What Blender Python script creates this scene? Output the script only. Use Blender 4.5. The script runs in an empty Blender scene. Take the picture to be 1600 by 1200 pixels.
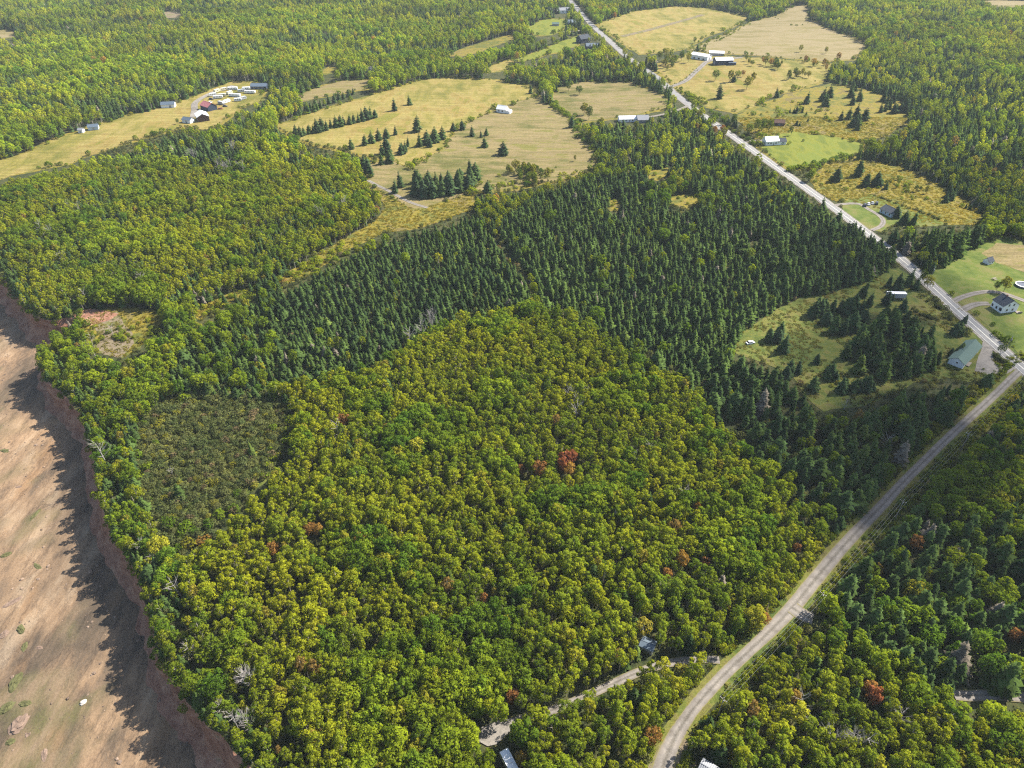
import bpy, math, random
import numpy as np
from mathutils import Vector
from mathutils.geometry import delaunay_2d_cdt

random.seed(7)
RNG = np.random.default_rng(7)
R = math.radians
S = bpy.context.scene
COL = S.collection

# ------------------------------------------------------------------ camera
CAM_H, PITCH, FPX = 190.0, R(36.7), 1101.0
cam_data = bpy.data.cameras.new('camera')
cam_data.sensor_width = 36.0
cam_data.lens = 36.0 * FPX / 1600.0
cam_data.clip_start = 1.0
cam_data.clip_end = 9000.0
cam = bpy.data.objects.new('camera', cam_data)
cam.location = (0, 0, CAM_H)
cam.rotation_euler = (R(90) - PITCH, 0, 0)
COL.objects.link(cam)
S.camera = cam

# ------------------------------------------------------------------ world, sun, exposure
SUN_AZ, SUN_EL = R(28), R(44)          # azimuth measured from +X towards +Y
SUN_DIR = Vector((math.cos(SUN_EL) * math.cos(SUN_AZ), math.cos(SUN_EL) * math.sin(SUN_AZ), math.sin(SUN_EL)))
world = bpy.data.worlds.new('World')
S.world = world
world.use_nodes = True
wn, wl = world.node_tree.nodes, world.node_tree.links
wn.clear()
sky = wn.new('ShaderNodeTexSky')
sky.sky_type = 'NISHITA'
sky.sun_disc = False
sky.sun_elevation = SUN_EL
sky.sun_rotation = R(90) - SUN_AZ
sky.air_density = 1.0
sky.dust_density = 1.2
bg = wn.new('ShaderNodeBackground')
bg.inputs['Strength'].default_value = 0.085
wo = wn.new('ShaderNodeOutputWorld')
wl.new(sky.outputs[0], bg.inputs['Color'])
wl.new(bg.outputs[0], wo.inputs['Surface'])
sun_data = bpy.data.lights.new('sun', 'SUN')
sun_data.energy = 5.0
sun_data.angle = R(0.53)
sun_data.color = (1.0, 0.93, 0.82)
sun = bpy.data.objects.new('sun', sun_data)
sun.rotation_euler = SUN_DIR.to_track_quat('Z', 'Y').to_euler()
sun.location = SUN_DIR * 900
COL.objects.link(sun)
vs = S.view_settings
vs.view_transform = 'Standard'
vs.look = 'None'
vs.exposure = 1.38
vs.gamma = 1.0
vs.use_curve_mapping = False
S.cycles.max_bounces = 5
S.cycles.diffuse_bounces = 3
S.cycles.glossy_bounces = 2
S.cycles.transmission_bounces = 3
S.cycles.transparent_max_bounces = 6
S.cycles.volume_bounces = 0
S.cycles.use_denoising = False
S.cycles.denoiser = 'OPENIMAGEDENOISE'
S.cycles.denoising_input_passes = 'RGB_ALBEDO_NORMAL'
S.cycles.denoising_prefilter = 'ACCURATE'
S.cycles.caustics_reflective = False
S.cycles.caustics_refractive = False
S.cycles.filter_width = 1.2

# ------------------------------------------------------------------ terrain and pixel helpers
def H(x, y):
    """height of the plateau: gentle swells, larger inland"""
    x = np.asarray(x, float); y = np.asarray(y, float)
    t = np.clip((y - 300) / 900, 0, 1); a = 0.8 + 4.0 * t * t * (3 - 2 * t)
    return a * (0.55 * np.sin(x / 97 + y / 171 + 0.6) + 0.45 * np.sin(x / 61 - y / 143 + 2.1))

SP, CP = math.sin(PITCH), math.cos(PITCH)
def at(px, py, dz=0.0, base=None):
    """the ground point seen at a pixel of the 1600 x 1200 photograph"""
    u, v = (px - 800) / FPX, (py - 600) / FPX
    z = 0.0
    for _ in range(8):
        t = (CAM_H - z) / max(SP + v * CP, 0.02)
        x, y = u * t, (CP - v * SP) * t
        z = dz + (float(H(x, y)) if base is None else base)
    return Vector((x, y, z))
def proj(x, y, z):
    rx, ry, rz = np.asarray(x), np.asarray(y), np.asarray(z) - CAM_H
    d = ry * CP - rz * SP
    return 800 + FPX * rx / d, 600 - FPX * (ry * SP + rz * CP) / d
def drop(x, y, z):
    """slide points along the line of sight to the ground plane"""
    k = CAM_H / (CAM_H - z)
    return x * k, y * k
def wpoly(pxs, dz=0.0):
    return np.array([[p.x, p.y] for p in (at(a, b, dz) for a, b in pxs)])
def inside(poly, x, y):
    x = np.asarray(x, float); y = np.asarray(y, float)
    c = np.zeros(x.shape, bool)
    n = len(poly)
    for i in range(n):
        x1, y1 = poly[i]; x2, y2 = poly[(i + 1) % n]
        if y1 == y2: continue
        k = ((y1 > y) != (y2 > y)) & (x < (x2 - x1) * (y - y1) / (y2 - y1) + x1)
        c ^= k
    return c
def dist_line(line, x, y):
    x = np.asarray(x, float); y = np.asarray(y, float)
    best = np.full(x.shape, 1e9)
    for (x1, y1), (x2, y2) in zip(line[:-1], line[1:]):
        dx, dy = x2 - x1, y2 - y1
        t = np.clip(((x - x1) * dx + (y - y1) * dy) / (dx * dx + dy * dy + 1e-9), 0, 1)
        best = np.minimum(best, np.hypot(x - x1 - t * dx, y - y1 - t * dy))
    return best
def smooth_line(pts, step):
    """Catmull-Rom through 2-D points, resampled about every step metres"""
    P = [np.array(p, float) for p in pts]
    P = [2 * P[0] - P[1]] + P + [2 * P[-1] - P[-2]]
    out = []
    for i in range(1, len(P) - 2):
        n = max(2, int(np.linalg.norm(P[i + 1] - P[i]) / step))
        for k in range(n):
            t = k / n
            out.append(0.5 * (2 * P[i] + (P[i + 1] - P[i - 1]) * t + (2 * P[i - 1] - 5 * P[i] + 4 * P[i + 1] - P[i + 2]) * t * t
                              + (3 * P[i] - P[i - 1] - 3 * P[i + 1] + P[i + 2]) * t ** 3))
    out.append(P[-2])
    return np.array(out)
def vnoise(x, y, s, seed=0):
    """cheap smooth value noise, 0..1"""
    x = np.asarray(x, float) / s + seed * 17.3; y = np.asarray(y, float) / s - seed * 9.1
    xi, yi = np.floor(x), np.floor(y); fx, fy = x - xi, y - yi
    fx = fx * fx * (3 - 2 * fx); fy = fy * fy * (3 - 2 * fy)
    def h(a, b):
        v = np.sin(a * 127.1 + b * 311.7 + seed * 74.7) * 43758.5453
        return v - np.floor(v)
    return (h(xi, yi) * (1 - fx) + h(xi + 1, yi) * fx) * (1 - fy) + (h(xi, yi + 1) * (1 - fx) + h(xi + 1, yi + 1) * fx) * fy

# ------------------------------------------------------------------ object helpers
def tag(o, label=None, cat=None, group=None, kind=None):
    if label: o['label'] = label
    if cat: o['category'] = cat
    if group: o['group'] = group
    if kind: o['kind'] = kind
    return o
def link(o, parent=None):
    COL.objects.link(o)
    if parent is not None: o.parent = parent
    return o
def mesh_from(name, verts, faces, mats=(), midx=None, smooth=False):
    me = bpy.data.meshes.new(name)
    me.from_pydata([tuple(v) for v in verts], [], [tuple(int(i) for i in f) for f in faces])
    for m in mats: me.materials.append(m)
    if midx is not None: me.polygons.foreach_set('material_index', np.asarray(midx, dtype=np.int32))
    if smooth: me.polygons.foreach_set('use_smooth', np.ones(len(me.polygons), bool))
    me.update()
    return me
def obj(name, me, parent=None): return link(bpy.data.objects.new(name, me), parent)
def empty(name, loc, rz=0.0):
    o = bpy.data.objects.new(name, None)
    o.location = loc; o.rotation_euler = (0, 0, rz); o.empty_display_size = 0.5
    return link(o)
class MB:
    """collects simple solids into one mesh"""
    def __init__(s): s.v, s.f = [], []
    def add(s, v, f):
        b = len(s.v); s.v += [tuple(p) for p in v]; s.f += [tuple(i + b for i in q) for q in f]; return s
    def box(s, x0, x1, y0, y1, z0, z1):
        return s.add([(x, y, z) for z in (z0, z1) for x, y in ((x0, y0), (x1, y0), (x1, y1), (x0, y1))],
                     [(3, 2, 1, 0), (4, 5, 6, 7), (0, 1, 5, 4), (1, 2, 6, 5), (2, 3, 7, 6), (3, 0, 4, 7)])
    def prism(s, prof, y0, y1):
        """profile in x,z swept along y"""
        n = len(prof)
        s.add([(x, y0, z) for x, z in prof] + [(x, y1, z) for x, z in prof],
              [tuple(range(n)), tuple(range(2 * n - 1, n - 1, -1))] + [((i + 1) % n, i, i + n, (i + 1) % n + n) for i in range(n)])
        return s
    def tube(s, pts, rad, n=6, cap=True):
        pts = [Vector(p) for p in pts]
        if not hasattr(rad, '__len__'): rad = [rad] * len(pts)
        b = len(s.v)
        for i, p in enumerate(pts):
            d = (pts[min(i + 1, len(pts) - 1)] - pts[max(i - 1, 0)]).normalized()
            a = d.cross(Vector((0, 0, 1)) if abs(d.z) < 0.9 else Vector((1, 0, 0))).normalized(); c = d.cross(a)
            for k in range(n):
                w = 2 * math.pi * k / n
                s.v.append(tuple(p + (a * math.cos(w) + c * math.sin(w)) * rad[i]))
        for i in range(len(pts) - 1):
            for k in range(n):
                s.f.append((b + i * n + k, b + i * n + (k + 1) % n, b + (i + 1) * n + (k + 1) % n, b + (i + 1) * n + k))
        if cap:
            s.f.append(tuple(b + k for k in range(n))[::-1]); s.f.append(tuple(b + (len(pts) - 1) * n + k for k in range(n)))
        return s
    def build(s, name, mat, parent=None, smooth=False):
        return obj(name, mesh_from(name, s.v, s.f, [mat] if mat else [], smooth=smooth), parent)
    def mesh(s, name, mat): return mesh_from(name, s.v, s.f, [mat])

# ------------------------------------------------------------------ materials
def new_mat(name):
    m = bpy.data.materials.new(name); m.use_nodes = True
    m.node_tree.nodes.clear()
    return m, m.node_tree.nodes, m.node_tree.links
def rgb(c): return (c[0], c[1], c[2], 1.0)
def mapped(n, l, scale=(1, 1, 1), obj_space=False):
    mp = n.new('ShaderNodeMapping'); mp.inputs['Scale'].default_value = scale
    if obj_space:
        t = n.new('ShaderNodeTexCoord'); l.new(t.outputs['Object'], mp.inputs['Vector'])
    else:
        g = n.new('ShaderNodeNewGeometry'); l.new(g.outputs['Position'], mp.inputs['Vector'])
    return mp.outputs[0]
def noise(n, l, vec, scale, detail=4, rough=0.55):
    t = n.new('ShaderNodeTexNoise'); t.inputs['Scale'].default_value = scale; t.inputs['Detail'].default_value = detail
    t.inputs['Roughness'].default_value = rough
    l.new(vec, t.inputs['Vector']); return t.outputs['Fac']
def ramp(n, l, fac, stops):
    r = n.new('ShaderNodeValToRGB'); e = r.color_ramp.elements
    while len(e) < len(stops): e.new(0.5)
    for i, (p, c) in enumerate(stops): e[i].position = p; e[i].color = rgb(c)
    l.new(fac, r.inputs['Fac']); return r.outputs['Color']
def mixc(n, l, fac, a, b, mode='MIX'):
    m = n.new('ShaderNodeMix'); m.data_type = 'RGBA'; m.blend_type = mode
    for i, v in ((0, fac), (6, a), (7, b)):
        if isinstance(v, (int, float)): m.inputs[i].default_value = v
        elif isinstance(v, tuple): m.inputs[i].default_value = rgb(v)
        else: l.new(v, m.inputs[i])
    return m.outputs[2]
def math_n(n, l, op, a, b=0.0, clamp=False):
    m = n.new('ShaderNodeMath'); m.operation = op; m.use_clamp = clamp
    for i, v in enumerate((a, b)):
        if isinstance(v, (int, float)): m.inputs[i].default_value = v
        else: l.new(v, m.inputs[i])
    return m.outputs[0]
def finish(n, l, col, rough=0.9, bump=None, bstr=0.5, bdist=0.3, spec=0.2, metal=0.0):
    p = n.new('ShaderNodeBsdfPrincipled'); o = n.new('ShaderNodeOutputMaterial')
    if isinstance(col, tuple): p.inputs['Base Color'].default_value = rgb(col)
    else: l.new(col, p.inputs['Base Color'])
    p.inputs['Roughness'].default_value = rough
    p.inputs['Specular IOR Level'].default_value = spec
    p.inputs['Metallic'].default_value = metal
    if bump is not None:
        b = n.new('ShaderNodeBump'); b.inputs['Strength'].default_value = bstr; b.inputs['Distance'].default_value = bdist
        l.new(bump, b.inputs['Height']); l.new(b.outputs[0], p.inputs['Normal'])
    l.new(p.outputs[0], o.inputs['Surface'])
    return p

def ground_mat(name, stops, s1=0.02, s2=0.25, fine=1.6, amt=0.5, stretch=(1, 1, 1), bstr=0.6, bdist=0.35, extra=None):
    """meadow, soil or forest floor: broad patches, finer clumps and a rough surface"""
    m, n, l = new_mat(name)
    v = mapped(n, l, stretch)
    a = noise(n, l, v, s1, 3, 0.6); b = noise(n, l, v, s2, 4, 0.65); c = noise(n, l, mapped(n, l), fine, 3, 0.7)
    f = math_n(n, l, 'ADD', math_n(n, l, 'MULTIPLY', a, 1 - amt), math_n(n, l, 'MULTIPLY', b, amt))
    f = math_n(n, l, 'ADD', math_n(n, l, 'MULTIPLY', math_n(n, l, 'SUBTRACT', f, 0.5), 2.5), 0.5)
    col = ramp(n, l, f, stops)
    k = ramp(n, l, c, [(0.3, (0.72, 0.72, 0.72)), (0.7, (1.25, 1.25, 1.25))])
    col = mixc(n, l, 1.0, col, k, 'MULTIPLY')
    if extra: col = extra(n, l, col)
    hgt = math_n(n, l, 'ADD', math_n(n, l, 'MULTIPLY', c, 0.5), b)
    finish(n, l, col, 0.95, hgt, bstr, bdist, 0.1)
    return m
def plain(name, col, rough=0.6, spec=0.3, metal=0.0, var=0.15, scale=1.5, bstr=0.0):
    m, n, l = new_mat(name)
    v = mapped(n, l, obj_space=True)
    a = noise(n, l, v, scale, 5, 0.6)
    k = ramp(n, l, a, [(0.25, (1 - var,) * 3), (0.75, (1 + var,) * 3)])
    finish(n, l, mixc(n, l, 1.0, col, k, 'MULTIPLY'), rough, a if bstr else None, bstr, 0.02, spec, metal)
    return m

def leaf_mat(name, trans=0.42):
    m, n, l = new_mat(name)
    at_ = n.new('ShaderNodeAttribute'); at_.attribute_type = 'INSTANCER'; at_.attribute_name = 'tint'
    sh = n.new('ShaderNodeAttribute'); sh.attribute_type = 'GEOMETRY'; sh.attribute_name = 'leafvar'
    col = mixc(n, l, 1.0, at_.outputs['Color'], sh.outputs['Color'], 'MULTIPLY')
    d = n.new('ShaderNodeBsdfDiffuse'); t = n.new('ShaderNodeBsdfTranslucent'); mx = n.new('ShaderNodeMixShader')
    l.new(col, d.inputs['Color'])
    tc = mixc(n, l, 1.0, col, (1.25, 1.2, 0.55), 'MULTIPLY'); l.new(tc, t.inputs['Color'])
    mx.inputs[0].default_value = trans
    l.new(d.outputs[0], mx.inputs[1]); l.new(t.outputs[0], mx.inputs[2])
    o = n.new('ShaderNodeOutputMaterial'); l.new(mx.outputs[0], o.inputs['Surface'])
    return m

M = {}
M['leaf'] = leaf_mat('broad_leaf')
M['needle'] = leaf_mat('needle', 0.15)
def stone_mat():
    m, n, l = new_mat('beach_stone')
    a = n.new('ShaderNodeAttribute'); a.attribute_type = 'INSTANCER'; a.attribute_name = 'tint'
    finish(n, l, a.outputs['Color'], 0.9); return m
M['stone'] = stone_mat()
M['bark'] = plain('bark', (0.11, 0.085, 0.065), 0.9, 0.1, var=0.4, scale=3)
M['birch_bark'] = plain('birch_bark', (0.42, 0.38, 0.33), 0.8, 0.2, var=0.35, scale=4)
M['dead_wood'] = plain('dead_wood', (0.30, 0.275, 0.255), 0.85, 0.1, var=0.25, scale=4)
M['forest_floor'] = ground_mat('forest_floor', [(0.3, (0.026, 0.034, 0.012)), (0.5, (0.042, 0.050, 0.017)), (0.7, (0.065, 0.062, 0.024))], 0.05, 0.4, 2.0)
def streaks(ang, sc, lo, hi):
    def fn(n, l, col):
        mp = n.new('ShaderNodeMapping'); mp.inputs['Rotation'].default_value = (0, 0, R(ang)); mp.inputs['Scale'].default_value = (0.02 * sc, 0.35 * sc, 1)
        g = n.new('ShaderNodeNewGeometry'); l.new(g.outputs['Position'], mp.inputs['Vector'])
        q = noise(n, l, mp.outputs[0], 1.0, 3, 0.7)
        return mixc(n, l, 1.0, col, ramp(n, l, q, [(0.35, (lo,) * 3), (0.65, (hi,) * 3)]), 'MULTIPLY')
    return fn
M['hay'] = ground_mat('hay_meadow', [(0.22, (0.108, 0.108, 0.020)), (0.42, (0.168, 0.145, 0.034)), (0.55, (0.215, 0.175, 0.054)), (0.66, (0.195, 0.145, 0.042)), (0.8, (0.142, 0.135, 0.024))], 0.014, 0.07, 0.8, 0.5, (1, 0.4, 1), 0.6, 0.5, streaks(-24, 1.0, 0.82, 1.16))
M['brown_field'] = ground_mat('brown_field', [(0.24, (0.090, 0.090, 0.024)), (0.43, (0.145, 0.122, 0.046)), (0.58, (0.182, 0.142, 0.066)), (0.75, (0.130, 0.122, 0.030))], 0.016, 0.09, 0.8, 0.55, (0.5, 1, 1), 0.6, 0.5, streaks(35, 0.8, 0.84, 1.14))
M['pale_field'] = ground_mat('pale_field', [(0.28, (0.145, 0.122, 0.046)), (0.5, (0.205, 0.165, 0.086)), (0.72, (0.155, 0.132, 0.048))], 0.012, 0.06, 1.0, 0.5, (0.35, 1, 1), 0.3)
M['goldenrod'] = ground_mat('goldenrod_meadow', [(0.3, (0.09, 0.098, 0.020)), (0.46, (0.145, 0.125, 0.022)), (0.58, (0.185, 0.148, 0.020)), (0.72, (0.13, 0.105, 0.036))], 0.02, 0.16, 1.3, 0.55, (1, 1, 1), 0.9, 0.5)
M['lawn'] = ground_mat('lawn', [(0.3, (0.062, 0.092, 0.015)), (0.5, (0.095, 0.122, 0.022)), (0.7, (0.135, 0.13, 0.04))], 0.03, 0.15, 2.5, 0.5, (1, 1, 1), 0.2, 0.1)
M['bright_lawn'] = ground_mat('bright_lawn', [(0.3, (0.095, 0.118, 0.016)), (0.5, (0.145, 0.155, 0.020)), (0.7, (0.12, 0.145, 0.022))], 0.03, 0.12, 2.0, 0.5, (1, 0.4, 1), 0.2, 0.1)
M['rough_grass'] = ground_mat('rough_grass', [(0.28, (0.055, 0.078, 0.016)), (0.48, (0.090, 0.108, 0.022)), (0.62, (0.125, 0.122, 0.028)), (0.78, (0.10, 0.09, 0.032))], 0.03, 0.22, 1.8, 0.55, (1, 1, 1), 0.8, 0.4)
M['bare_soil'] = ground_mat('bare_soil', [(0.3, (0.125, 0.10, 0.06)), (0.5, (0.175, 0.14, 0.095)), (0.7, (0.11, 0.11, 0.035))], 0.06, 0.3, 2.0, 0.5, (1, 1, 1), 0.6, 0.3)
M['gravel'] = ground_mat('gravel', [(0.3, (0.135, 0.122, 0.106)), (0.5, (0.18, 0.165, 0.146)), (0.7, (0.23, 0.208, 0.182))], 0.05, 0.5, 3.0, 0.5, (1, 1, 1), 0.4, 0.1)

def road_mat(name, kind):
    m, n, l = new_mat(name)
    a = n.new('ShaderNodeAttribute'); a.attribute_name = 'across'
    u = math_n(n, l, 'ABSOLUTE', a.outputs['Fac'])
    v = mapped(n, l)
    nz = noise(n, l, v, 0.35, 4, 0.6); fz = noise(n, l, v, 2.6, 3, 0.7)
    if kind == 'asphalt':
        base = ramp(n, l, nz, [(0.3, (0.175, 0.172, 0.17)), (0.7, (0.24, 0.235, 0.23))])
        tr = ramp(n, l, u, [(0.0, (1.0, 1.0, 1.0)), (0.25, (0.86, 0.86, 0.86)), (0.45, (1.02, 1.02, 1.02)), (0.68, (0.88, 0.88, 0.88)), (0.95, (1.05, 1.05, 1.05))])
        col = mixc(n, l, 1.0, base, tr, 'MULTIPLY')
    else:
        base = ramp(n, l, nz, [(0.28, (0.125, 0.11, 0.095)), (0.5, (0.18, 0.163, 0.145)), (0.72, (0.23, 0.205, 0.178))])
        wob = math_n(n, l, 'ADD', u, math_n(n, l, 'MULTIPLY', math_n(n, l, 'SUBTRACT', fz, 0.5), 0.5))
        tr = ramp(n, l, wob, [(0.0, (0.62, 0.62, 0.58)), (0.16, (0.80, 0.80, 0.78)), (0.38, (1.1, 1.1, 1.1)), (0.62, (0.96, 0.96, 0.96)), (0.8, (0.86, 0.84, 0.80))])
        col = mixc(n, l, 1.0, base, tr, 'MULTIPLY')
        edge = ramp(n, l, wob, [(0.84, (0, 0, 0)), (0.98, (1, 1, 1))])
        col = mixc(n, l, edge, col, (0.15, 0.135, 0.045))
    k = ramp(n, l, fz, [(0.3, (0.85, 0.85, 0.85)), (0.7, (1.13, 1.13, 1.13))])
    finish(n, l, mixc(n, l, 1.0, col, k, 'MULTIPLY'), 0.9, fz, 0.3, 0.06, 0.2)
    return m
M['asphalt'] = road_mat('worn_asphalt', 'asphalt')
M['track'] = road_mat('gravel_track', 'gravel')
M['paint'] = plain('road_paint', (0.62, 0.60, 0.52), 0.7, 0.2, var=0.2)

def cliff_material():
    m, n, l = new_mat('red_sandstone')
    v = mapped(n, l, (1, 1, 2.6))
    a = noise(n, l, v, 0.22, 5, 0.65); b = noise(n, l, v, 1.3, 4, 0.7)
    col = ramp(n, l, a, [(0.3, (0.15, 0.072, 0.048)), (0.48, (0.25, 0.128, 0.085)), (0.64, (0.33, 0.195, 0.13)), (0.8, (0.16, 0.13, 0.07))])
    k = ramp(n, l, b, [(0.3, (0.7, 0.7, 0.7)), (0.7, (1.25, 1.25, 1.25))])
    finish(n, l, mixc(n, l, 1.0, col, k, 'MULTIPLY'), 0.95, b, 0.9, 0.5, 0.1)
    return m
M['cliff'] = cliff_material()
def beach_material():
    m, n, l = new_mat('red_beach')
    v = mapped(n, l)
    w = n.new('ShaderNodeMapping'); w.inputs['Rotation'].default_value = (0, 0, R(38)); w.inputs['Scale'].default_value = (1, 0.32, 1)
    l.new(v, w.inputs['Vector'])
    a = noise(n, l, w.outputs[0], 0.045, 5, 0.62); b = noise(n, l, w.outputs[0], 0.16, 5, 0.65); c = noise(n, l, v, 1.6, 4, 0.75)
    f = math_n(n, l, 'ADD', math_n(n, l, 'MULTIPLY', a, 0.6), math_n(n, l, 'MULTIPLY', b, 0.4))
    f = math_n(n, l, 'ADD', math_n(n, l, 'MULTIPLY', math_n(n, l, 'SUBTRACT', f, 0.5), 2.1), 0.5)
    col = ramp(n, l, f, [(0.26, (0.075, 0.057, 0.038)), (0.40, (0.115, 0.083, 0.055)), (0.5, (0.168, 0.114, 0.070)), (0.6, (0.215, 0.147, 0.090)), (0.74, (0.285, 0.21, 0.138))])
    o = noise(n, l, w.outputs[0], 0.07, 4, 0.6)
    col = mixc(n, l, ramp(n, l, o, [(0.57, (0, 0, 0)), (0.70, (0.5,) * 3)]), col, (0.20, 0.112, 0.050))
    ch = noise(n, l, w.outputs[0], 0.10, 6, 0.7)
    chm = ramp(n, l, math_n(n, l, 'ABSOLUTE', math_n(n, l, 'SUBTRACT', ch, 0.5)), [(0.0, (0.62, 0.62, 0.64)), (0.018, (0.9, 0.9, 0.9)), (0.05, (1, 1, 1))])
    col = mixc(n, l, 1.0, col, chm, 'MULTIPLY')
    big = noise(n, l, v, 0.022, 3, 0.6)
    col = mixc(n, l, 1.0, col, ramp(n, l, big, [(0.36, (0.70, 0.72, 0.74)), (0.5, (1.0, 0.99, 0.97)), (0.64, (1.28, 1.24, 1.18))]), 'MULTIPLY')
    le = n.new('ShaderNodeAttribute'); le.attribute_name = 'ledge'
    lm = math_n(n, l, 'MULTIPLY', le.outputs['Fac'], math_n(n, l, 'ADD', math_n(n, l, 'MULTIPLY', c, 1.1), 0.1), True)
    gr = ramp(n, l, b, [(0.4, (0.085, 0.085, 0.028)), (0.6, (0.155, 0.115, 0.07))])
    col = mixc(n, l, lm, col, gr)
    k = ramp(n, l, c, [(0.28, (0.74, 0.74, 0.74)), (0.72, (1.22, 1.22, 1.22))])
    finish(n, l, mixc(n, l, 1.0, col, k, 'MULTIPLY'), 0.85, math_n(n, l, 'ADD', b, c), 0.5, 0.3, 0.25)
    return m
M['beach'] = beach_material()
M['rock'] = plain('beach_rock', (0.17, 0.12, 0.09), 0.9, 0.15, var=0.45, scale=0.9, bstr=0.6)
M['pale_rock'] = plain('pale_rock', (0.55, 0.50, 0.44), 0.9, 0.15, var=0.2, scale=1.2, bstr=0.6)

# ------------------------------------------------------------------ the setting: coast, ground, cliff, beach
BEACH_Z = -12.0
coast_px = [(-420, 250), (-200, 330), (-60, 395), (0, 430), (25, 462), (48, 488), (78, 500), (112, 494), (124, 506), (100, 526), (74, 545), (62, 562),
            (68, 584), (92, 608), (116, 634), (132, 660), (142, 690), (150, 720), (153, 760), (155, 790), (168, 820), (188, 852), (206, 880),
            (222, 906), (230, 950), (238, 990), (248, 1028), (268, 1058), (294, 1094), (324, 1130), (354, 1165), (389, 1205), (440, 1265), (520, 1380)]
coast = smooth_line(wpoly(coast_px), 2.0)
cn = np.zeros_like(coast)
d = np.gradient(coast, axis=0); d /= np.linalg.norm(d, axis=1)[:, None]
cn[:, 0], cn[:, 1] = -(-d[:, 1]), -d[:, 0]            # seaward side (to the viewer's left of the plateau)
for _ in range(4): cn = (np.roll(cn, 1, 0) + cn + np.roll(cn, -1, 0)) / 3
sea = np.array([-0.78, -0.62])
cn *= np.sign((cn @ sea).mean())
cn /= np.linalg.norm(cn, axis=1)[:, None]
sarc = np.arange(len(coast)) * 2.0
coast = coast + cn * ((vnoise(sarc, 0 * sarc, 5, 3) - 0.5) * 2.2)[:, None]

def cdt_sheet(name, boundary, mat, dz, grid, zone=None):
    bx, by = boundary.min(0), boundary.max(0)
    lo, hi = (bx, by) if zone is None else zone
    gx, gy = np.meshgrid(np.arange(lo[0] + grid / 2, hi[0], grid), np.arange(lo[1] + grid / 2, hi[1], grid))
    gx, gy = gx.ravel(), gy.ravel()
    k = inside(boundary, gx, gy)
    gx, gy = gx[k], gy[k]
    k = dist_line(np.vstack([boundary, boundary[:1]]), gx, gy) > grid * 0.35
    gx, gy = gx[k], gy[k]
    P = [Vector(p) for p in boundary] + [Vector((a, b)) for a, b in zip(gx, gy)]
    nb = len(boundary)
    v, e, f, *_ = delaunay_2d_cdt(P, [(i, (i + 1) % nb) for i in range(nb)], [], 1, 1e-4)
    co = np.array([[p.x, p.y] for p in v])
    z = H(co[:, 0], co[:, 1]) + dz
    me = mesh_from(name, np.column_stack([co, z]), f, [mat], smooth=True)
    o = obj(name, me)
    if sum(p.normal.z for p in me.polygons) < 0: me.flip_normals()
    return o
def rough_edge(poly, step=5.0, amp=1.6):
    n = len(poly); out = []
    for i in range(n):
        a, b = poly[i], poly[(i + 1) % n]
        m = max(1, int(np.linalg.norm(b - a) / step))
        out += [a + (b - a) * k / m for k in range(m)]
    out = np.array(out)
    return out + np.column_stack([vnoise(out[:, 0], out[:, 1], 9, 1) - 0.5, vnoise(out[:, 0], out[:, 1], 9, 2) - 0.5]) * 2 * amp

outer = [(3000, coast[-1][1] - 60), (3000, 4500), (-3000, 4500), (coast[0][0] - 2200, coast[0][1] + 900)]
land = np.vstack([coast, np.array([(coast[-1][0] + 15, coast[-1][1] - 60)] + outer)])
ground = cdt_sheet('ground', land, M['forest_floor'], 0.0, 20.0, ((-1150, 20), (1150, 1650)))
tag(ground, kind='structure')

# cliff face: rows going down and out from the edge of the plateau
prof = [(0, 0), (0.3, -0.7), (0.4, -2.2), (0.9, -4.0), (1.1, -6.0), (1.7, -8.0), (2.2, -9.6), (3.4, -10.9), (4.8, -11.9), (6.5, -13.0)]
cv, cf = [], []
NC = len(coast)
for r, (o_, z_) in enumerate(prof):
    w = 0 if r == 0 else 1
    bulge = (vnoise(sarc, np.full(NC, r * 1.7), 4.0, 5) - 0.5) * 1.7 + (vnoise(sarc, np.full(NC, r * 3.0), 11.0, 6) - 0.5) * 2.4
    off = o_ * (0.85 + 0.5 * vnoise(sarc, 0 * sarc, 26, 8)) + w * bulge * min(1, r / 2)
    z = z_ + (H(coast[:, 0], coast[:, 1]) if r < 4 else 0) + w * (vnoise(sarc, np.full(NC, r * 2.2), 3.0, 9) - 0.5) * 0.9
    cv.append(np.column_stack([coast + cn * off[:, None], z]))
for r in range(len(prof) - 1):
    for i in range(NC - 1):
        a = r * NC + i; cf.append((a, a + 1, a + NC + 1, a + NC))
cliff = obj('cliff', mesh_from('cliff', np.vstack(cv), cf, [M['cliff']], smooth=False))
# (strata and gullies come from the offsets above)
tag(cliff, kind='structure')

# beach: sand and shelving rock, ledges a few decimetres high
bxs, bys = np.arange(-520, -30, 1.7), np.arange(30, 560, 1.7)
BX, BY = np.meshgrid(bxs, bys)
sx, sy = BX * 0.79 - BY * 0.61, BX * 0.61 + BY * 0.79
ledge = np.clip((vnoise(sx, sy * 0.45, 13, 11) * 0.6 + vnoise(sx, sy * 0.6, 5, 12) * 0.4 - 0.575) * 6, 0, 1)
cd = dist_line(coast[::4], BX.ravel(), BY.ravel()).reshape(BX.shape)
ledge *= np.clip((cd - 14) / 10, 0, 1)
BZ = BEACH_Z - 0.02 * np.clip(cd - 10, 0, 200) + 0.8 * (vnoise(BX, BY, 30, 13) - 0.5) + 0.35 * (vnoise(sx, sy * 0.5, 7, 14) - 0.5) + ledge * 0.7
nx, ny = len(bxs), len(bys)
ii = np.arange(nx * ny).reshape(ny, nx)
bf = np.stack([ii[:-1, :-1], ii[:-1, 1:], ii[1:, 1:], ii[1:, :-1]], -1).reshape(-1, 4)
bme = bpy.data.meshes.new('beach')
bme.from_pydata(np.column_stack([BX.ravel(), BY.ravel(), BZ.ravel()]).tolist(), [], bf.tolist())
bme.materials.append(M['beach'])
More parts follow.
